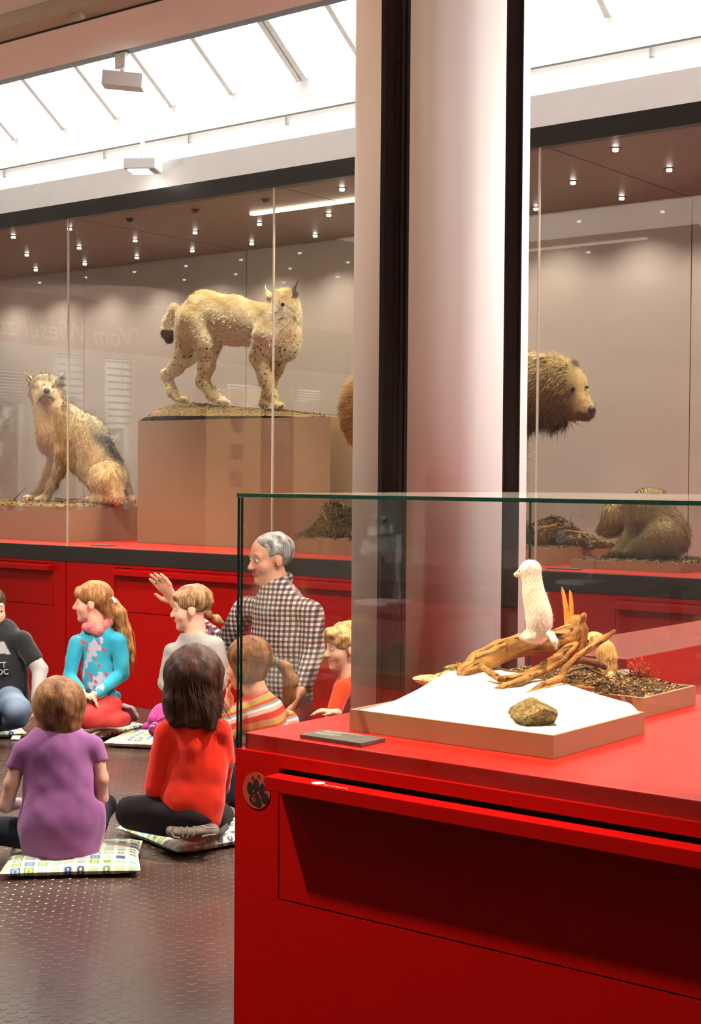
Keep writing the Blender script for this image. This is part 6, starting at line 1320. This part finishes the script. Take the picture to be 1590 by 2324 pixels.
# ------------------------------------------------------------------ blond boy half hidden by the column
def boy_blond():
    A = At('D', 6.64); o = person('blond curly child in orange sweater half hidden behind the column', tuple(PZ(800, 1720, 0.0)))
    hp, L, M = head(A.P(781, 1470), .205, -VR * .90 - VF * .36 - UP * .08)
    fw = _n(-VR * .7 - VF * .7); wd = _n(np.cross(fw, UP))
    b = hp + [A.c((788, 1520, 21), (795, 1548, 22)), A.ec((800, 1560, 40), (806, 1690, 46), wd, .6)]
    b += A.chain([(776, 1562, 16, -.08), (752, 1640, 13, -.16), (764, 1618, 10, -.22)]) + hand(A.P(762, 1616, -.22), -VR * .9 + UP * .1, -UP, .115, .4, -1)
    b += A.chain([(840, 1562, 16, .06), (850, 1640, 13, .0), (815, 1660, 10, -.1)]) + hand(A.P(810, 1661, -.1), -VR, -UP, .115, .5)
    body('body', b, .0068, SKIN, o, .016, skincol(L, M, .205, (234, 184, 156))); eyes(o, L, .205)
    h = [ell(L(0, -.08, .19), np.array([.40, .47, .38]) * .205, M), ell(L(0, .28, .33), np.array([.30, .17, .15]) * .205, M, .012), ell(L(0, .50, -.14), np.array([.50, .28, .36]) * .205, M, .006, 'sub'), ell(L(0, .1, -.50), np.array([.6, .5, .34]) * .205, M, .008, 'sub')]
    body('hair', h, .006, HAIR, o, .016, haircol((150, 112, 64), (226, 190, 128), 4), folds=[(.006, 95), (.003, 210)])
    s = [A.ec((800, 1566, 48), (806, 1690, 54), wd, .68), A.c((778, 1564, 20, -.07), (838, 1562, 20, .05)), A.c((775, 1564, 21, -.08), (752, 1638, 17, -.16), .012), A.c((752, 1638, 17, -.16), (762, 1622, 13, -.21), .01), A.c((840, 1562, 21, .06), (850, 1640, 17, .0), .012), hollow_neck(L, .205, .26)]
    body('sweater', s, .0075, CLOTH, o, .018, solid((216, 66, 22)), folds=[(.003, 40)])
    v = [A.ec((802, 1572, 50), (806, 1690, 57), wd, .72), hollow_neck(L, .205, .40), A.c((770, 1550, 17, -.10), (768, 1600, 15, -.12), .006, 'sub')]
    body('vest', v, .0075, CLOTH, o, .016, solid((74, 40, 70)), folds=[(.002, 40)])
    p = [A.e((808, 1722, .02), (56, 60, 36)), A.c((800, 1722, 34, -.05), (756, 1716, 26, -.34)), A.c((756, 1722, 24, -.34), (790, 1740, 20, -.1)), A.c((830, 1722, 34, .05), (820, 1714, 26, -.2)), A.ec((806, 1680, 44), (808, 1715, 48), wd, .7), plane((0, 0, 0.004), (0, 0, -1))]
    body('trousers', p, .01, DENIM, o, .02, solid((60, 30, 36)), folds=[(.003, 40)])
boy_blond()

# ------------------------------------------------------------------ cushions
def cushion_mat():
    m, nt, b, out = new_mat('patterned cushion cloth'); uv = nd(nt, 'ShaderNodeUVMap'); sc = nd(nt, 'ShaderNodeVectorMath', operation='SCALE'); sc.inputs['Scale'].default_value = 10.0; nt.links.new(uv.outputs[0], sc.inputs[0])
    fl = nd(nt, 'ShaderNodeVectorMath', operation='FLOOR'); nt.links.new(sc.outputs[0], fl.inputs[0]); fr = nd(nt, 'ShaderNodeVectorMath', operation='FRACTION'); nt.links.new(sc.outputs[0], fr.inputs[0])
    wn = nd(nt, 'ShaderNodeTexWhiteNoise', noise_dimensions='2D'); nt.links.new(fl.outputs[0], wn.inputs['Vector'])
    of = nd(nt, 'ShaderNodeVectorMath', operation='ADD'); of.inputs[1].default_value = (17.3, 5.1, 0); nt.links.new(fl.outputs[0], of.inputs[0]); wn2 = nd(nt, 'ShaderNodeTexWhiteNoise', noise_dimensions='2D'); nt.links.new(of.outputs[0], wn2.inputs['Vector'])
    cen = nd(nt, 'ShaderNodeVectorMath', operation='SUBTRACT'); cen.inputs[1].default_value = (.5, .5, 0); nt.links.new(fr.outputs[0], cen.inputs[0]); ab = nd(nt, 'ShaderNodeVectorMath', operation='ABSOLUTE'); nt.links.new(cen.outputs[0], ab.inputs[0]); sx = nd(nt, 'ShaderNodeSeparateXYZ'); nt.links.new(ab.outputs[0], sx.inputs[0])
    mxx = nd(nt, 'ShaderNodeMath', operation='MAXIMUM'); nt.links.new(sx.outputs[0], mxx.inputs[0]); nt.links.new(sx.outputs[1], mxx.inputs[1]); ln = nd(nt, 'ShaderNodeVectorMath', operation='LENGTH'); nt.links.new(cen.outputs[0], ln.inputs[0])
    lt = lambda o, v: (lambda n: (nt.links.new(o, n.inputs[0]), n.outputs[0])[1])(nd(nt, 'ShaderNodeMath', operation='LESS_THAN', i1=v))
    sq, rd, dot = lt(mxx.outputs[0], .37), lt(ln.outputs['Value'], .27), lt(ln.outputs['Value'], .10)
    def ramp(o, cs):
        r = nd(nt, 'ShaderNodeValToRGB'); r.color_ramp.interpolation = 'CONSTANT'; e = r.color_ramp.elements; e[0].position = 0; e[0].color = (*lin(*cs[0]), 1); e[1].position = 1 / len(cs); e[1].color = (*lin(*cs[1]), 1)
        for i in range(2, len(cs)): k = e.new(i / len(cs)); k.color = (*lin(*cs[i]), 1)
        nt.links.new(o, r.inputs[0]); return r.outputs[0]
    c1 = ramp(wn.outputs['Value'], [(150, 190, 190), (190, 200, 140), (206, 196, 180), (120, 168, 84), (186, 194, 120), (84, 96, 150), (160, 200, 206), (196, 204, 160)])
    c2 = ramp(wn2.outputs['Value'], [(190, 204, 120), (62, 74, 136), (200, 194, 182), (96, 150, 72), (196, 206, 150), (140, 186, 190), (60, 72, 130), (190, 196, 130)])
    def mix(f, a, bb):
        x = nd(nt, 'ShaderNodeMix', data_type='RGBA'); nt.links.new(f, x.inputs[0])
        for s, i in ((a, 6), (bb, 7)):
            if isinstance(s, tuple): x.inputs[i].default_value = (*s, 1)
            else: nt.links.new(s, x.inputs[i])
        return x.outputs[2]
    c = mix(sq, lin(232, 222, 208), c1); c = mix(rd, c, c2); c = mix(dot, c, c1)
    nt.links.new(c, b.inputs['Base Color']); b.inputs['Roughness'].default_value = .8; b.inputs['Sheen Weight'].default_value = .2
    nz = nd(nt, 'ShaderNodeTexNoise'); nz.inputs['Scale'].default_value = 25; nt.links.new(coords(nt), nz.inputs['Vector']); bump(nt, b, nz.outputs[0], .4, .01); return m
CUSH = cushion_mat()
def cushion(label, cx, cy, ax, ay, hx, hy, th, seed, dent=None, tagp=None):
    o = thing('cushion', label, 'cushion', (cx, cy, 0), 'patterned floor cushions'); ax = _n([*ax, 0]); ay = _n([*ay, 0]); n = 40; V = []; UVs = []; F = []
    for side in (1, -1):
        for i in range(n + 1):
            for j in range(n + 1):
                u, v = i / n * 2 - 1, j / n * 2 - 1; e = max(0.0, (1 - u ** 4)) ** .42 * max(0.0, (1 - v ** 4)) ** .42; pin = 1 - .05 * (1 - abs(u)) * abs(v) ** 3 - .05 * (1 - abs(v)) * abs(u) ** 3
                p = np.array([cx, cy, 0]) + ax * hx * u * pin + ay * hy * v * pin; z = th / 2 + side * th / 2 * e
                if side > 0: z += .006 * float(wob(np.array([[u, v, seed]]) * 1.0, 4, seed % 5)[0]) * e + .0025 * math.sin(9 * u + seed) * e * abs(v) ** 2
                V.append((p[0], p[1], max(z, .001))); UVs.append((u * hx * 2.3 + seed * .37, v * hy * 2.3 + seed * .11))
    k = (n + 1) ** 2
    for s in (0, 1):
        for i in range(n):
            for j in range(n):
                a = s * k + i * (n + 1) + j; q = [a, a + n + 1, a + n + 2, a + 1]; F.append(q if s == 0 else q[::-1])
    mesh_obj('cover', V, F, CUSH, o, smooth=True, uv=UVs)
    if tagp is not None: p = PZ(*tagp, .012); MB().obox(p, VR, _n(VF * .6 + UP * .2), UP, .022, .02, .0008).build('care_tag', plain('white tag', (.8, .78, .74), rough=.7), o, label='white care tag')
    return o
q = .7071
cushion('patterned floor cushion under the child in the purple shirt', -3.905, 3.445, (q, q), (-q, q), .232, .205, .050, 1)
cushion('patterned floor cushion under the girl in the orange shirt', -3.835, 3.985, (-.967, .25), (.25, .967), .225, .22, .054, 2)
cushion('patterned floor cushion with white tag under the child in black', -6.26, 4.86, (.52, .85), (-.85, .52), .225, .21, .05, 3, tagp=(36, 1674))
cushion('patterned floor cushion under the girl in the turquoise shirt', -5.835, 5.262, (-.23, .97), (-.97, -.23), .205, .205, .052, 4)
cushion('patterned floor cushion in front of the magenta skirt', -5.345, 5.245, (.896, .444), (-.444, .896), .215, .16, .05, 5)

# ================================================================== things that only show as reflections in the glass
def info_board():
    yv = 10.566; y = 12.066 - yv; X = lambda u: PY(u, 1000, yv)[0]; Z = lambda u, v: PY(u, v, yv)[2]
    o = thing('info_board', 'beige and dark grey information board mirrored in the case glass over the tall plinth', 'board', ((X(470) + X(745)) / 2, y, 0))
    MB().box(X(465), X(590), y - .05, y, 0.02, 2.20).build('panel', plain('beige board', (0.52, 0.40, 0.26), rough=.6, var=.01), o); MB().box(X(664), X(748), y - .05, y, 0.02, 2.05).build('panel', bpy.data.materials['beige board'], o)
    MB().box(X(590.5), X(663.5), y - .05, y + .004, 0.02, 2.20).build('text_panel', plain('dark board', (.03, .032, .03), rough=.7), o, label='dark grey panel with lines of text')
    for i, v in enumerate((885, 946, 1007, 1069)):
        m, c0, c1 = MB(), lin(92, 74, 62), lin(150, 138, 132); m.box(X(521), X(549), y + .0005, y + .003, Z(535, v + 35), Z(535, v)); m.build('photograph', plain('photograph %d' % i, c1, rough=.4, scale=14 + 5 * i, dark=c0), o)
    g = plain('board print', (.45, .45, .42), rough=.6); m = MB()
    for i in range(13): m.box(X(598 + (0 if i < 9 else 8 * (i - 8))), X(655), y + .0042, y + .0055, Z(625, 958 + 4.3 * i), Z(625, 956.6 + 4.3 * i))
    m.build('print_line', g, o); k = plain('board sheet', (.10, .10, .09), rough=.6)
    MB().box(X(597), X(634), y + .0042, y + .0056, Z(620, 1061), Z(620, 1015)).build('sheet', k, o); MB().box(X(639), X(655), y + .0042, y + .0056, Z(645, 1072), Z(645, 1016)).build('sheet', k, o)
    for s in (-1, 1): MB().box(X(600 + 45 * s) - .03, X(600 + 45 * s) + .03, y - .2, y + .12, 0, .02).build('foot', BLACKM, o)
    add_light('board_wash', 'SPOT', (X(560), y + 1.6, 3.25), (X(560), y, 1.45), 420, (1.0, 0.84, 0.62), .06, spot=58, blend=.9)
info_board()
def microscope():
    yv = 5.6; y = 3.62 - yv; A = lambda u, v, dy=0.0: PY(u, v, yv) * np.array([1, 0, 1]) + np.array([0, y + dy, 0])
    c = A(875, 1240); tb = thing('table', 'plain dark table carrying the microscope, seen only as a reflection', 'table', (c[0], y, 0))
    MB().box(c[0] - .5, c[0] + .5, y - .35, y + .35, .72, .75).build('table_top', plain('dark laminate', (.03, .025, .022), rough=.4), tb, bevel=.004)
    for sx in (-.45, .45):
        for sy in (-.3, .3): MB().box(c[0] + sx - .025, c[0] + sx + .025, y + sy - .025, y + sy + .025, 0, .719).build('leg', BLACKM, tb)
    o = thing('microscope', 'white binocular microscope mirrored in the vitrine over the dark post', 'microscope', (c[0], y, .75)); W = plain('microscope enamel', (.75, .77, .77), rough=.35); 
    MB().box(c[0] - .09, c[0] + .09, y - .10, y + .12, .7505, .775).build('base', W, o, bevel=.006); MB().tube([(c[0] + .02, y - .07, .775), (c[0] + .02, y - .07, 1.08)], .016, 12).build('pillar', FRAMEM, o)
    m = MB(); m.obox(A(868, 1204, .02), _n([1, 0, .12]), (0, 1, 0), _n([-.12, 0, 1]), .042, .05, .022); m.build('head', W, o, bevel=.008); m = MB(); m.obox(A(866, 1233, .0), (1, 0, 0), (0, 1, 0), UP, .045, .05, .030); m.build('housing', W, o, bevel=.006)
    for u0, u1 in ((868, 879), (884, 898)): MB().tube([A(u0, 1197, .03), A(u1, 1180, .09)], [.013, .013], 12).build('eyepiece', W, o); MB().tube([A(u1, 1180, .09), A(u1 + 4, 1173, .115)], [.0145, .0145], 12).build('eye_cup', BLACKM, o)
    for u, v in ((860, 1252), (892, 1248), (814, 1251)): MB().tube([A(u, v, -.03), A(u + 16, v + 3, .02)], .0165, 14).build('knob', W, o)
    MB().obox(A(832, 1241, -.02), (1, 0, 0), (0, 1, 0), UP, .028, .03, .032).build('lamp_house', W, o, bevel=.004); MB().tube([A(868, 1255, 0), A(868, 1278, 0)], [.022, .017], 12).build('objective', BLACKM, o)
    add_light('microscope_fill', 'SPOT', (c[0] + .3, y + 1.0, 3.2), (c[0], y, 1.0), 600, (1, .95, .88), .06, spot=40, blend=.8)  # added lamp that makes the microscope's reflection visible
microscope()
